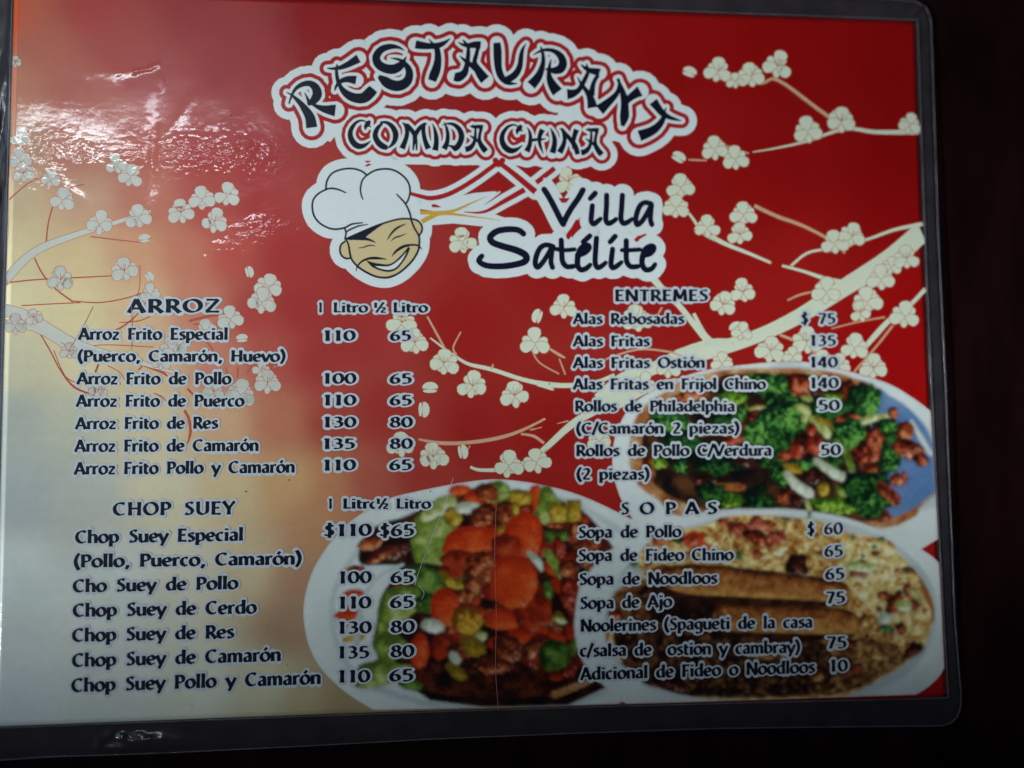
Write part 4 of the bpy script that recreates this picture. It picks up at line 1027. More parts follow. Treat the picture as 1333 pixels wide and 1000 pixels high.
SMALL = [
    ('C', E_, CC),
    ('O', E_, [[(365, 262, 14), (420, 264, 28), (470, 298, 42), (500, 360, 50), (492, 420, 42), (465, 460, 28), (430, 488, 8)], [(385, 270, 20), (342, 315, 38), (322, 375, 46), (345, 432, 52), (385, 468, 54), (430, 484, 40)]]),
    ('M', E_, [[(556, 265, 6), (590, 292, 34), (600, 350, 38), (588, 410, 40), (556, 490, 52)], [(595, 278, 30), (635, 325, 38), (664, 372, 40), (660, 430, 26), (652, 504, 14)], [(762, 268, 18), (715, 305, 38), (672, 372, 36), (680, 430, 22), (682, 504, 14)], [(742, 285, 38), (742, 350, 36), (755, 420, 40), (784, 492, 50)], [(775, 268, 4), (745, 290, 24)]]),
    ('I', E_, [[(816, 272, 4), (838, 320, 24), (852, 390, 40), (852, 450, 44), (842, 506, 54)]]),
    ('D', E_, [[(918, 258, 4), (938, 300, 22), (952, 360, 32), (948, 430, 38), (920, 494, 52)], [(900, 288, 4), (940, 274, 14), (1000, 280, 30), (1050, 320, 44), (1072, 380, 50), (1058, 440, 50), (1020, 488, 50), (985, 470, 24), (945, 462, 10)], [(1010, 460, 40), (1022, 512, 30)]]),
    ('A', E_, AA),
    ('C', F_, [[(x + 116, y + 38, w_) for x, y, w_ in s] for s in CC]),
    ('H', F_, [[(440, 302, 4), (462, 345, 24), (470, 400, 34), (462, 460, 40), (438, 516, 52)], [(462, 420, 30), (520, 412, 26), (570, 410, 20), (606, 404, 4)], [(575, 325, 48), (552, 375, 38), (548, 430, 30), (560, 480, 24), (584, 540, 4)]]),
    ('I', F_, [[(640, 308, 4), (662, 350, 24), (680, 410, 40), (676, 470, 46), (660, 528, 54)]]),
    ('N', F_, [[(722, 312, 6), (752, 340, 26), (766, 400, 34), (758, 455, 40), (722, 525, 54)], [(740, 312, 16), (780, 370, 36), (825, 420, 40), (860, 475, 46), (880, 540, 40)], [(870, 325, 48), (852, 380, 40), (842, 440, 34), (848, 490, 30)]]),
    ('A', F_, [[(x - 195, y + 28, w_) for x, y, w_ in s] for s in AA]),
]
MK = Z(700, 225, f=1.12); MS = Z(600, 225, f=1.12)
MARK = [('V', MK, [[(55, 145, 46), (100, 215, 46), (150, 310, 46), (205, 420, 46), (222, 448, 44)], [(392, 150, 46), (350, 225, 46), (290, 310, 46), (240, 400, 46), (222, 448, 44)]]),
        ('i', MK, [[(498, 178, 44), (455, 224, 40)], [(474, 286, 40), (468, 350, 42), (464, 420, 42), (488, 444, 42), (520, 420, 40), (545, 400, 34)]]),
        ('l', MK, [[(598, 196, 42), (596, 300, 42), (590, 400, 42), (610, 440, 42), (650, 425, 40), (680, 402, 34)]]), ('l', MK, [[(735, 196, 42), (728, 300, 42), (722, 400, 42), (745, 440, 42), (785, 425, 40), (818, 402, 34)]]),
        ('a', MK, [[(985, 270, 40), (930, 258, 40), (885, 290, 42), (855, 370, 42), (852, 430, 42), (872, 450, 42), (920, 400, 40), (970, 310, 38), (985, 275, 38)], [(988, 285, 40), (980, 350, 40), (978, 410, 40), (990, 450, 40)]]),
        ('S', MS, [[(542, 530, 46), (500, 498, 46), (420, 490, 48), (320, 505, 50), (255, 555, 52), (275, 605, 52), (370, 640, 52), (480, 672, 54), (560, 715, 56), (560, 765, 54), (480, 795, 50), (350, 812, 48), (220, 805, 46), (155, 765, 44), (182, 722, 40)]]),
        ('a', MS, [[(800, 640, 40), (740, 626, 40), (690, 650, 42), (655, 720, 42), (645, 790, 42), (668, 820, 42), (715, 770, 40), (765, 690, 38), (790, 645, 38)], [(795, 650, 40), (785, 720, 40), (782, 780, 40), (795, 822, 40)]]),
        ('t', MS, [[(870, 585, 42), (874, 680, 42), (882, 770, 42), (920, 815, 42), (975, 812, 40)], [(825, 662, 34), (900, 672, 34), (985, 665, 34)]]),
        ('e', MK, [[(452, 548, 42), (395, 600, 42)], [(345, 715, 44), (400, 690, 56), (440, 650, 56), (425, 628, 44), (380, 655, 50), (350, 720, 46), (345, 800, 44), (375, 842, 44), (420, 830, 42), (455, 800, 36)]]),
        ('l', MK, [[(510, 568, 42), (502, 680, 42), (498, 780, 42), (520, 824, 42), (560, 805, 40), (590, 780, 32)]]),
        ('i', MK, [[(672, 552, 42), (628, 600, 40)], [(650, 662, 40), (640, 740, 42), (635, 800, 42), (655, 826, 42), (695, 802, 40), (728, 775, 32)]]),
        ('t', MK, [[(768, 590, 42), (768, 680, 42), (772, 770, 42), (808, 815, 42), (870, 812, 40)], [(730, 672, 34), (800, 672, 34), (888, 666, 34)]]),
        ('e', MK, [[(915, 715, 44), (970, 695, 58), (1004, 655, 52), (985, 636, 44), (940, 665, 54), (912, 720, 46), (905, 790, 44), (935, 840, 44), (985, 835, 42), (1018, 795, 36)]])]


def group(name, label, letters, r1, r2, r3, inkname, smooth_ends=False, z0=0.0):
    root = bpy.data.objects.new(name, None); sc.collection.objects.link(root); root.parent = ROOT; root['label'] = label
    outer_, red_, in_ = Flat(), Flat(), Flat()
    for k, (ch, T, strokes) in enumerate(letters):
        path = [smooth_path([T(*q) for q in s], 3) for s in strokes]
        e = (k % 3) * 1.2 * UM
        thin = [p[::2] + ([p[-1]] if (len(p) - 1) % 2 else []) for p in path]
        def fat(r, n): return [q for p in thin for q in ribbon(p, grow=r, caps=True, n=n)]
        if r3: outer_.add(*union(fat(r3, 18), 22, 1e-3), H_EMB + e + z0)
        if r2: red_.add(*union(fat(r2, 14), 22, 1e-3), H_EMB + 14 * UM + e + z0)
        if r1: in_.add(*union(fat(r1, 12), None, 1e-3), H_EMB + 26 * UM + e + z0)
        f = Flat(); f.add(*union([q for p in path for q in ribbon(p, caps=smooth_ends, n=10)], None, 1e-3), H_EMB + 38 * UM + e + z0)
        f.link('letter', M[inkname], root)
    if r3: outer_.link('white_plaque', M['white'], root)
    if r2: red_.link('red_outline', M['red'], root)
    if r1: in_.link('white_outline', M['white'], root)
    return root


group('title_lettering', 'arched dark brush letters reading RESTAURANT with white and red outlines', BIG, 4.3, 9.6, 19.5, 'navy')
group('title_lettering', 'straight row of brush letters reading COMIDA CHINA with white and red outlines', SMALL, 3.6, 8.2, 17.0, 'navy', z0=2 * UM)
group('title_lettering', 'black marker lettering reading Villa Satélite on a white outline', MARK, 0, 0, 11.5, 'black', True, z0=4 * UM)

# white bands, red roof lines and chopsticks between the title and the chef
em = bpy.data.objects.new('roof_emblem', None); sc.collection.objects.link(em); em.parent = ROOT
ROOF = [[(528, 250, 4), (545, 255, 5), (562, 258, 6), (586, 252, 6), (616, 235, 6), (649, 211, 6)], [(649, 211, 6), (672, 229, 7), (697, 250, 8)], [(722, 219, 6.5), (698, 238, 6.5)],
        [(604, 276, 1), (630, 276, 3.5), (658, 261, 6), (683, 247, 7)]]
f = Flat()
for i, p in enumerate(ROOF): f.add(*union([q for q in ribbon(smooth_path(p, 4), grow=6.5, caps=True, n=12)], 20), H_EMB - (10 - i) * UM)
f.add(*union(ribbon([(545, 262, 20), (580, 268, 18), (620, 262, 22), (650, 250, 3)], caps=True), 20), H_EMB - 5 * UM)
f.add(*union(ribbon([(552, 286, 16), (590, 281, 20), (640, 287, 18), (672, 296, 14), (690, 312, 8)], caps=True), 20), H_EMB - 4 * UM)
f.add(*union([[(440, 190), (560, 196), (700, 205), (795, 200), (780, 216), (700, 216), (620, 215), (520, 214), (452, 206)]], 20), H_EMB - 3 * UM)
f.add(*union([[(410, 140), (450, 130), (480, 140), (450, 160), (430, 185), (400, 170)]], 20), H_EMB - 2 * UM)
f.add(*union([[(720, 140), (770, 150), (800, 165), (810, 180), (780, 190), (740, 165)]], 20), H_EMB - 1.4 * UM)
f.link('white_band', M['white'], em)
f = Flat()
for p in ROOF: f.add(*union(ribbon(smooth_path(p, 4)), None), H_EMB + 16 * UM + UM * ROOF.index(p))
f.add(*union([disc(645, 209, 4), disc(654, 209, 4), disc(649, 213, 5)], None), H_EMB + 22 * UM)
f.link('roof_line', M['red'], em)
f = Flat()
f.add(*union([[(647, 233), (660, 242), (647, 251), (641, 245), (631, 242)]], None), H_EMB + 16 * UM)
f.add(*union([[(562, 266), (567, 266), (575, 270), (562, 270)]], None), H_EMB + 16 * UM); f.add(*union([[(474, 216), (480, 213), (484, 214), (478, 217)]], None), H_EMB + 16 * UM)
f.add(*union([[(674, 218), (690, 221), (684, 225)]], None), H_EMB + 16 * UM)
f.add(*union([[(727, 258), (742, 258), (737, 264), (731, 264)]], None), H_EMB + 60 * UM)
f.add(*union([smooth_path([(751, 285), (753, 297), (745, 306), (740, 312), (737, 306), (744, 296)], 3, True)], None), H_EMB + 60 * UM)
f.add(*union([smooth_path([(826, 311), (832, 308), (832, 313), (828, 315)], 3, True)], None), H_EMB + 60 * UM)
f.link('red_gap', M['red'], em)['kind'] = 'stuff'
for p in ([(547, 277, 5), (585, 276, 4), (610, 266, 2.4), (633, 256, .6)], [(549, 289, 6), (562, 282, 6), (578, 278, 4), (615, 282, 2), (652, 287, .6)]):
    f = Flat(); f.add(*union(ribbon(smooth_path(p, 3))), H_EMB + 20 * UM + UM * (p[0][0] - 547)); f.link('chopstick', M['gold'], em)
em['label'] = 'red roof lines and crossed golden chopsticks on white bands'

# ------------------------------------------------------------------ chef emblem
ch = bpy.data.objects.new('chef_emblem', None); sc.collection.objects.link(ch); ch.parent = ROOT
ch['label'] = 'printed laughing chef head in a tall puffy white hat'
H7, H8 = Z(380, 200), Z(400, 250)
def S(T, pts): return [T(*p) for p in pts]
hat = S(H7, smooth_path([(455, 645), (350, 655), (250, 610), (190, 535), (175, 430), (215, 360), (295, 310), (303, 240), (345, 175), (420, 140), (520, 130), (600, 150), (650, 188), (720, 147), (800, 133), (880, 143), (960, 190), (1012, 255), (1025, 330), (1010, 400), (988, 435), (1020, 500), (1036, 568),
         (930, 572), (800, 605), (600, 690), (468, 748), (462, 700)], 3, True))
face = S(H8, smooth_path([(340, 420), (362, 500), (375, 570), (430, 640), (500, 690), (600, 735), (700, 742), (800, 700), (900, 610), (958, 520), (972, 450), (968, 380), (930, 310), (905, 240), (800, 236), (650, 272), (480, 345)], 3, True))
ear1 = S(H8, smooth_path([(335, 425), (295, 455), (283, 505), (300, 555), (340, 578), (376, 572), (362, 500)], 3, True)); ear2 = S(H8, smooth_path([(905, 235), (955, 248), (990, 290), (993, 340), (968, 382), (930, 320)], 3, True))
def xy(p): return [(q[0], q[1]) for q in p]
f = Flat(); f.add(*union([q for s in (hat, face, ear1, ear2) for q in inflate(xy(s)[::2], 13.5, 12)], 18), H_EMB + 6 * UM); f.link('white_plaque', M['white'], ch)
f = Flat(); f.add(*union([xy(hat)], 18), H_EMB + 22 * UM); f.link('hat', M['white'], ch)
f = Flat(); f.add(*union([xy(face)], 18), H_EMB + 20 * UM); fo = f.link('face', M['skin'], ch)
for e in (ear1, ear2): f = Flat(); f.add(*union([xy(e)]), H_EMB + 17 * UM); f.link('ear', M['skin'], ch)
f = Flat(); f.add(*union([xy(S(H8, [(328, 412), (480, 338), (680, 268), (600, 320), (545, 362), (500, 396), (440, 410), (380, 418)]))]), H_EMB + 30 * UM); f.link('hair', M['navy'], ch)
f = Flat(); f.add(*union([xy(S(H8, smooth_path([(590, 640), (680, 642), (760, 615), (820, 560), (858, 520), (820, 610), (770, 660), (700, 680), (640, 668)], 2, True)))]), H_EMB + 26 * UM); f.link('teeth', M['white'], ch)
LN = [(H7, [(295, 310, 13), (303, 240, 13), (345, 175, 13), (420, 140, 13), (520, 130, 13), (600, 150, 13), (650, 188, 13)]), (H7, [(650, 188, 13), (720, 147, 13), (800, 133, 13), (880, 143, 13), (960, 190, 13), (1012, 255, 13), (1025, 330, 13), (1010, 400, 13), (988, 435, 12)]),
      (H7, [(470, 342, 9), (410, 314, 12), (350, 302, 13), (295, 312, 13), (215, 360, 13), (178, 430, 13), (190, 535, 13), (250, 610, 13), (350, 655, 13), (455, 645, 13), (520, 612, 12), (618, 600, 8)]), (H7, [(650, 188, 12), (612, 230, 12), (595, 300, 12), (602, 360, 11), (618, 400, 8)]),
      (H7, [(905, 350, 9), (950, 395, 12), (988, 440, 13), (1020, 510, 13), (1036, 570, 13)]), (H7, [(660, 615, 6), (580, 628, 11), (500, 662, 12), (468, 684, 10)]), (H7, [(456, 645, 12), (470, 690, 12), (458, 745, 12)]),
      (H8, [(325, 412, 12), (480, 342, 12), (650, 275, 13), (800, 235, 13), (905, 235, 13), (960, 250, 13), (994, 295, 13), (992, 345, 13), (968, 382, 11)]), (H8, [(335, 425, 12), (295, 455, 13), (283, 505, 13), (300, 555, 13), (340, 578, 13), (374, 572, 12)]),
      (H8, [(338, 412, 10), (358, 460, 13), (370, 530, 14), (385, 585, 13), (430, 640, 14), (500, 690, 14), (600, 735, 14), (700, 742, 15), (800, 700, 14), (900, 610, 14), (958, 520, 14), (972, 450, 14), (968, 380, 13), (930, 315, 13), (900, 240, 13)]),
      (H8, [(400, 412, 8), (470, 405, 22), (530, 412, 18), (596, 440, 4)]), (H8, [(442, 487, 4), (490, 480, 8), (535, 464, 9), (592, 468, 4)]), (H8, [(695, 418, 4), (730, 360, 13), (780, 312, 15), (858, 275, 4)]), (H8, [(725, 428, 3), (762, 396, 10), (815, 380, 9), (860, 360, 3)]),
      (H8, [(425, 690, 4), (432, 650, 10), (470, 605, 13), (530, 578, 16), (600, 574, 18), (692, 584, 4)]), (H8, [(732, 562, 4), (770, 515, 16), (830, 475, 20), (900, 460, 14), (960, 465, 12), (998, 500, 4)]), (H8, [(512, 595, 4), (570, 625, 20), (640, 634, 16), (715, 634, 12), (790, 585, 12), (850, 520, 12), (882, 480, 12)]),
      (H8, [(520, 600, 6), (570, 645, 14), (640, 675, 13), (710, 685, 14), (770, 665, 13), (820, 610, 12), (860, 545, 14), (886, 482, 12)])]
for i, (T, p) in enumerate(LN):
    f = Flat(); f.add(*union(ribbon([(q[0], q[1], q[2] * 1.3) for q in smooth_path(S(T, p), 3)])), H_EMB + (34 + i * .8) * UM); f.link('ink_line', M['navy'], ch)

# ------------------------------------------------------------------ the menu's type: broad-nib skeletons
def arc(cx, cy, rx, ry, a0, a1, n=7):
    return [(cx + rx * math.cos(math.radians(a0 + (a1 - a0) * i / n)), cy + ry * math.sin(math.radians(a0 + (a1 - a0) * i / n))) for i in range(n + 1)]


G = {' ': (.62, []), 'A': (.86, [[(.06, 0), (.42, 1)], [(.40, 1), (.78, 0)], [(.2, .32), (.62, .32)]]), 'B': (.7, []),
     'C': (.80, [arc(.46, .5, .37, .44, 52, 308, 12)]), 'E': (.64, [[(.15, 0), (.15, 1)], [(.12, .93), (.58, .93)], [(.15, .52), (.5, .52)], [(.12, .07), (.6, .07)]]),
     'F': (.60, [[(.15, 0), (.15, 1)], [(.12, .93), (.58, .93)], [(.15, .50), (.5, .50)]]), 'H': (.86, [[(.15, 0), (.15, 1)], [(.7, 0), (.7, 1)], [(.15, .52), (.7, .52)]]),
     'L': (.58, [[(.15, 0), (.15, 1)], [(.12, .07), (.56, .07)]]), 'M': (1.0, [[(.12, 0), (.19, 1)], [(.17, 1), (.49, .2)], [(.49, .2), (.8, 1)], [(.79, 1), (.86, 0)]]),
     'N': (.88, [[(.13, 0), (.13, 1)], [(.11, 1), (.73, 0)], [(.73, 0), (.73, 1)]]), 'O': (.94, [arc(.47, .5, .38, .44, 90, 450, 16)]),
     'P': (.68, [[(.15, 0), (.15, 1)], [(.15, .93), (.34, .93)] + arc(.34, .69, .24, .24, 80, -90, 7) + [(.15, .45)]]),
     'R': (.74, [[(.15, 0), (.15, 1)], [(.15, .93), (.32, .93)] + arc(.34, .70, .22, .23, 80, -90, 7) + [(.15, .47)], [(.34, .47), (.70, 0)]]),
     'S': (.62, [[(.53, .86), (.42, .93), (.28, .93), (.15, .82), (.16, .67), (.30, .56), (.44, .45), (.51, .30), (.44, .12), (.30, .06), (.17, .07), (.07, .13)]]),
     'T': (.68, [[(.34, 0), (.34, 1)], [(.02, .93), (.66, .93)]]), 'U': (.84, [[(.14, 1), (.14, .38)] + arc(.42, .33, .28, .27, 180, 360, 8) + [(.70, 1)]]),
     'V': (.80, [[(.02, 1), (.40, 0)], [(.38, 0), (.76, 1)]]), 'Y': (.74, [[(.02, 1), (.36, .46)], [(.70, 1), (.36, .46)], [(.36, .5), (.36, 0)]]),
     'Z': (.76, [[(.08, .93), (.66, .93)], [(.64, .93), (.1, .07)], [(.06, .07), (.70, .07)]]),
     'a': (.62, [[(.1, .60), (.22, .66), (.36, .64), (.45, .54), (.46, .40), (.46, 0)], [(.46, .40), (.30, .38), (.15, .31), (.12, .18), (.20, .07), (.34, .08), (.46, .20)]]),
     'b': (.70, [[(.14, 1.05), (.14, .04)], [(.14, .10), (.30, .05)] + arc(.33, .35, .25, .30, -90, 90, 8) + [(.14, .52)]]),
     'c': (.56, [arc(.34, .35, .24, .30, 55, 305, 9)]), 'd': (.72, [[(.56, 1.05), (.56, 0)], [(.56, .58), (.42, .65)] + arc(.36, .35, .25, .30, 90, 270, 8) + [(.56, .18)]]),
     'e': (.64, [[(.14, .36), (.52, .38), (.50, .52), (.40, .64), (.26, .64), (.13, .52), (.10, .36), (.14, .17), (.28, .06), (.42, .06), (.54, .12)]]),
     'g': (.68, [arc(.34, .38, .23, .27, 60, 360, 9), [(.55, .66), (.55, -.08), (.45, -.24), (.28, -.27), (.12, -.22)]]),
     'h': (.70, [[(.14, 1.05), (.14, 0)], [(.14, .48), (.28, .62), (.42, .64), (.54, .54), (.55, .38), (.55, 0)]]),
     'i': (.34, [[(.17, .68), (.17, 0)], [(.17, .97), (.17, .83)]]), 'j': (.34, [[(.18, .68), (.18, -.06), (.12, -.22), (-.02, -.26)], [(.18, .97), (.18, .83)]]), 'l': (.33, [[(.16, 1.05), (.16, 0)]]),
     'm': (1.04, [[(.14, .68), (.14, 0)], [(.14, .48), (.26, .62), (.38, .64), (.49, .54), (.51, .38), (.51, 0)], [(.51, .48), (.64, .62), (.76, .64), (.86, .54), (.88, .38), (.88, 0)]]),
     'n': (.70, [[(.14, .68), (.14, 0)], [(.14, .48), (.28, .62), (.42, .64), (.54, .54), (.55, .38), (.55, 0)]]), 'o': (.70, [arc(.35, .35, .26, .31, 90, 450, 14)]),
     'p': (.70, [[(.14, .68), (.14, -.28)], [(.14, .10), (.30, .05)] + arc(.33, .35, .25, .30, -90, 90, 8) + [(.14, .54)]]),
     'r': (.48, [[(.14, .68), (.14, 0)], [(.14, .44), (.24, .60), (.34, .65), (.46, .62)]]), 's': (.52, [[(.44, .60), (.32, .65), (.17, .61), (.14, .50), (.24, .40), (.36, .32), (.42, .20), (.34, .08), (.20, .05), (.07, .10)]]),
     't': (.46, [[(.18, .86), (.18, .20), (.25, .07), (.42, .07)], [(.04, .62), (.42, .62)]]), 'u': (.70, [[(.14, .68), (.14, .26), (.20, .10), (.34, .05), (.48, .14), (.55, .26)], [(.55, .68), (.55, 0)]]),
     'v': (.62, [[(.02, .68), (.31, 0)], [(.29, 0), (.60, .68)]]), 'y': (.64, [[(.04, .68), (.34, .04)], [(.62, .68), (.34, .04), (.20, -.28)]]), 'z': (.58, [[(.07, .62), (.50, .62)], [(.50, .62), (.08, .06)], [(.05, .06), (.53, .06)]]),
     '0': (.70, [arc(.35, .5, .25, .44, 90, 450, 14)]), '1': (.60, [[(.32, 0), (.32, 1)], [(.32, .97), (.17, .87)]]), '2': (.66, [[(.10, .84), (.22, .93), (.38, .93), (.50, .80), (.46, .60), (.32, .38), (.12, .10)], [(.08, .07), (.58, .07)]]),
     '3': (.66, [[(.10, .90), (.28, .95), (.44, .86), (.46, .70), (.36, .57), (.22, .54)], [(.24, .54), (.42, .50), (.52, .36), (.48, .16), (.32, .05), (.10, .07)]]), '4': (.70, [[(.46, 0), (.46, 1)], [(.44, .98), (.06, .30)], [(.04, .28), (.64, .28)]]),
     '5': (.66, [[(.52, .93), (.18, .93)], [(.19, .95), (.16, .56), (.32, .58), (.47, .50), (.52, .32), (.44, .13), (.28, .05), (.08, .07)]]), '6': (.68, [[(.54, .95), (.34, .84), (.17, .62), (.11, .38), (.16, .16), (.33, .06), (.50, .15), (.54, .32), (.46, .50), (.30, .54), (.15, .44)]]),
     '7': (.64, [[(.06, .93), (.56, .93)], [(.54, .93), (.38, .5), (.24, 0)]]), '8': (.68, [arc(.34, .74, .18, .20, 90, 450, 12), arc(.34, .29, .23, .24, 90, 450, 12)]),
     '$': (.64, [[(.52, .84), (.42, .90), (.28, .90), (.16, .80), (.17, .66), (.30, .56), (.44, .46), (.50, .32), (.44, .16), (.30, .10), (.17, .11), (.07, .17)], [(.32, 1.12), (.32, -.12)]]),
     '/': (.46, [[(.02, -.1), (.44, 1.08)]]), '(': (.42, [[(.34, 1.08), (.20, .86), (.12, .58), (.12, .36), (.20, .06), (.34, -.18)]]), ')': (.42, [[(.06, 1.08), (.20, .86), (.28, .58), (.28, .36), (.20, .06), (.06, -.18)]]),
     ',': (.32, [[(.20, .14), (.18, .0), (.08, -.18)]]), '½': (.84, [[(.15, .46), (.15, .98)], [(.15, .96), (.05, .90)], [(.18, -.02), (.66, 1.02)], [(.48, .42), (.56, .48), (.68, .46), (.72, .34), (.62, .20), (.50, .04)], [(.48, .02), (.80, .02)]])}
G['ó'] = (G['o'][0], G['o'][1] + [[(.30, .80), (.46, 1.02)]])
CACHE = {}


def glyph(ch, wt, halo):
    key = (ch, wt, halo)
    if key in CACHE: return CACHE[key]
    polys = []
    for s in G[ch][1]:
        curved = len(s) > 2
        closed = curved and math.hypot(s[0][0] - s[-1][0], s[0][1] - s[-1][1]) < 1e-3
        pts = s[:-1] if closed else s
        if curved and len(s) < 12 and not closed: pts = smooth_path(s, 2)
        k = len(pts); path = []
        for i, p in enumerate(pts):
            a = pts[(i - 1) % k] if (closed or i > 0) else p; b = pts[(i + 1) % k] if (closed or i < k - 1) else p
            th = math.atan2(b[1] - a[1], b[0] - a[0]) - math.radians(22)
            wd = (.088 + .172 * abs(math.sin(th)) ** .9) * wt * (.8 if ch == '½' else .78 if ch == '$' else .92 if ch in '568039' else 1)
            path.append((p[0], p[1], wd))
        if not curved and not halo:                                    # slightly flared ends
            (x0, y0, w0), (x1, y1, w1) = path
            path = [(x0, y0, w0 * 1.12), ((x0 + x1) / 2, (y0 + y1) / 2, w0 * .94), (x1, y1, w1 * 1.12)]
        polys += ribbon(path, closed=closed, grow=halo, caps=bool(halo), n=9)
    CACHE[key] = union(polys, None, 1e-5) if polys else ([], [])
    return CACHE[key]


def text_line(s, x0, y0, x1, y1, cap, name, wt=1.0, track=0.0, halo=2.15, dz=0.0, label=None):
    adv = sum(G[c][0] + track for c in s) - track
    sx = math.hypot(x1 - x0, y1 - y0) / adv
    ux, uy = (x1 - x0) / (adv * sx), (y1 - y0) / (adv * sx)
    vx, vy = -uy, ux                                             # up the page is -v
    ink_, hal = Flat(), Flat(); X = 0.0
    lean = -0.02 * (x0 - 650) / 650
    for k, c in enumerate(s):
        for wh, F_, h in ((halo / cap, hal, H_HALO), (0, ink_, H_TEXT)):
            pts, tr = glyph(c, wt, round(wh, 3))
            if pts:
                q = [(x0 + ux * (X + p[0]) * sx - vx * 0 + uy * 0 + lean * p[1] * cap, y0 + uy * (X + p[0]) * sx - p[1] * cap) for p in pts]
                F_.add(q, tr, h + dz + (k % 2) * 1.5 * UM)
        X += G[c][0] + track
    o = ink_.link(name, M['navy'], ROOT)
    hal.link('white_outline', M['halo'], o)
    return o


D_N = 'dish_name'
for t in [
    ('Arroz Frito Especial', 102, 442.5, 297, 442.5, 15.5), ('(Puerco, Camarón, Huevo)', 101, 471, 372, 471, 15), ('Arroz Frito de Pollo', 100, 500.5, 301, 500.5, 15.5), ('Arroz Frito de Puerco', 99, 529.7, 318, 529.3, 15.5),
    ('Arroz Frito de Res', 98, 559, 284, 558, 15.5), ('Arroz Frito de Camarón', 97, 588.5, 337, 587.3, 15.8), ('Arroz Frito Pollo y Camarón', 96.5, 618, 384, 615.5, 16),
    ('Chop Suey Especial', 98, 707.7, 317, 704, 17), ('(Pollo, Puerco, Camarón)', 96, 739, 393, 735, 17), ('Cho Suey de Pollo', 95, 771.4, 310, 767, 17), ('Chop Suey de Cerdo', 95, 803.4, 334, 798.8, 17.5),
    ('Chop Suey de Res', 94, 835.8, 305, 830.8, 17.5), ('Chop Suey de Camarón', 94, 868.6, 366, 860.6, 17.8), ('Chop Suey Pollo y Camarón', 93, 901.3, 418, 890.5, 18),
    ('Alas Rebosadas', 746, 422, 891, 422, 14.2), ('Alas Fritas', 746, 451.2, 846, 451, 14.2), ('Alas Fritas Ostión', 746, 479.4, 918, 479, 14.3), ('Alas Fritas en Frijol Chino', 746, 507.3, 997, 507, 14.5),
    ('Rollos de Philadelphia', 748.5, 536, 957, 536, 14.5), ('(C/Camarón 2 piezas)', 750, 565, 963, 564.6, 14.8), ('Rollos de Pollo C/Verdura', 750, 594, 1005, 593.5, 14.8), ('(2 piezas)', 750.5, 624.6, 846, 624.6, 15),
    ('Sopa de Pollo', 753, 700.5, 887, 699.4, 15.5), ('Sopa de Fideo Chino', 753, 730.7, 955, 729.6, 15.5), ('Sopa de Noodloos', 754, 761.7, 934, 760, 15.7), ('Sopa de Ajo', 755, 793, 875, 790.5, 15.8),
    ('Noolerines (Spagueti de la casa', 756, 822.5, 1058, 817.2, 15.8), ('c/salsa de  ostion y cambray)', 755, 855, 1042, 850, 16), ('Adicional de Fideo o Noodloos', 755.6, 885.5, 1061, 876, 16.2)]:
    text_line(*t, D_N)
for t in [('ARROZ', 166, 407.5, 287, 407, 18, .95, .10), ('CHOP SUEY', 147, 671.5, 306, 670, 17.6, .92, .08), ('ENTREMES', 800.5, 392.5, 922, 392.3, 15.5, .95, .05)]:
    text_line(*t[:6], 'section_heading', t[6], t[7])
for c, a, b in [('S', 808.5, 819), ('O', 833, 851.5), ('P', 866.5, 880), ('A', 892, 910), ('S', 920.5, 934)]: text_line(c, a, 670 - (a - 808) * .006, b, 670 - (a - 808) * .006, 16, 'section_heading', .97)
for t in [('1', 413, 421), ('Litro', 434, 479), ('½', 486, 503), ('Litro', 512, 557)]: text_line(t[0], t[1], 406.8, t[2], 406.9, 13, 'column_heading', .95, dz=(3 if t[0] == '½' else 0) * UM)
text_line('1', 426, 662.5, 434, 662.5, 13.3, 'column_heading'); text_line('Litro', 446.5, 662.3, 494, 662.3, 13.3, 'column_heading'); text_line('½', 489.5, 662.3, 506, 662.3, 13.3, 'column_heading', dz=16 * UM); text_line('Litro', 516, 662.3, 561, 662.3, 13.3, 'column_heading')
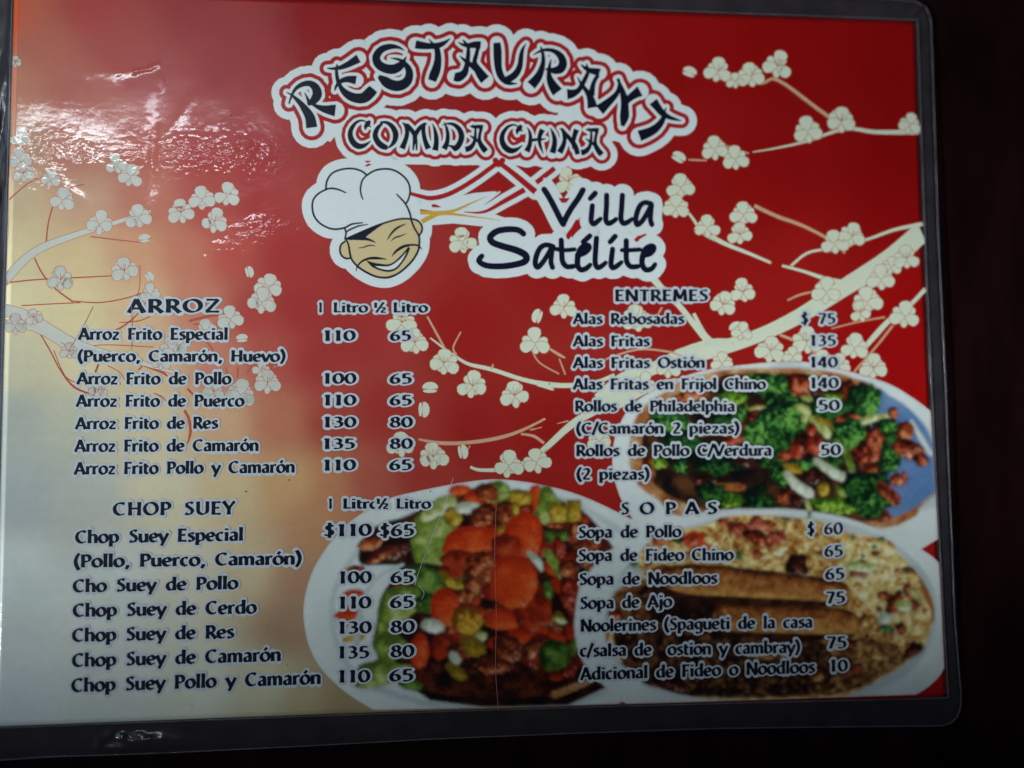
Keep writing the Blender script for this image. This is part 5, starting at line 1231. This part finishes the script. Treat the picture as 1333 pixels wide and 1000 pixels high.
for t in [('110', 419, 444, 463, 14), ('65', 507.5, 444, 536, 14), ('100', 419, 499.8, 464, 14), ('65', 507, 499.8, 537, 14), ('110', 419, 528, 464, 14), ('65', 507, 528, 537, 14), ('130', 419, 556.6, 464, 14), ('80', 507, 556.6, 537.5, 14),
          ('135', 418.5, 584.7, 463, 14), ('80', 507, 584.5, 537.5, 14), ('110', 418.5, 613, 463.5, 14.3), ('65', 506.5, 612.5, 537, 14.3), ('$110', 421, 698.7, 484, 16), ('$65', 493.5, 698.7, 540, 16), ('100', 439, 760, 484, 16), ('65', 508, 759.5, 539.5, 16),
          ('110', 438.5, 792.8, 483.5, 16), ('65', 507.5, 792, 539.5, 16), ('130', 438, 825.3, 484, 16), ('80', 508, 824, 540, 16), ('135', 438, 857.5, 481.5, 16), ('80', 508, 856, 539.5, 16), ('110', 438, 889, 482, 16.4), ('65', 506.5, 887.5, 539, 16.4),
          ('$ 75', 1042, 422, 1088.5, 14.4), ('135', 1053, 450.5, 1089, 14.2), ('140', 1053, 478.7, 1091, 14.2), ('140', 1053, 505.7, 1092, 14.2), ('50', 1065, 535, 1093.5, 14.6), ('50', 1068, 593, 1095, 14.6), ('$ 60', 1050, 696.5, 1097.5, 15.8),
          ('65', 1073, 725.3, 1098, 15.6), ('65', 1074, 755.2, 1100, 15.6), ('75', 1075, 785.8, 1101, 15.6), ('75', 1076, 844.5, 1103, 15.8), ('10', 1079, 874.7, 1104, 15.8)]:
    text_line(t[0], t[1], t[2], t[3], t[2] - (t[3] - t[1]) * (.0 if t[2] < 600 else .015), t[4], 'price', .95)

# ------------------------------------------------------------------ wear: hairline scratches in the film, specks of dirt
SCR = [[(590, 622), (578, 660), (560, 705), (545, 745), (540, 762)], [(646, 655), (644, 720), (646, 800), (645, 870), (649, 925)], [(171, 398), (172, 430), (171, 456)], [(121, 399), (108, 425), (92, 452)], [(372, 474), (356, 478)], [(545, 762), (552, 772), (549, 780)]]
for p in SCR:
    f = Flat(); f.add(*union(ribbon(smooth_path([(x, y, .55) for x, y in p], 4))), H_TEXT + 24 * UM)
    f.link('scratch', M['rose'] if p[0][0] in (171, 121, 646) else M['halo'], ROOT)
rr = random.Random(3)
for i in range(14):
    x, y = [(600, 922), (362, 610), (376, 625), (1096, 156), (715, 500), (374, 866), (250, 917), (1008, 155), (800, 420), (560, 640), (300, 150), (905, 300), (320, 640), (700, 890)][i]
    f = Flat(); f.add(*union([disc(x, y, rr.uniform(.6, 1.1), 6)]), H_TEXT + 26 * UM); f.link('dirt_speck', M['black'], ROOT)
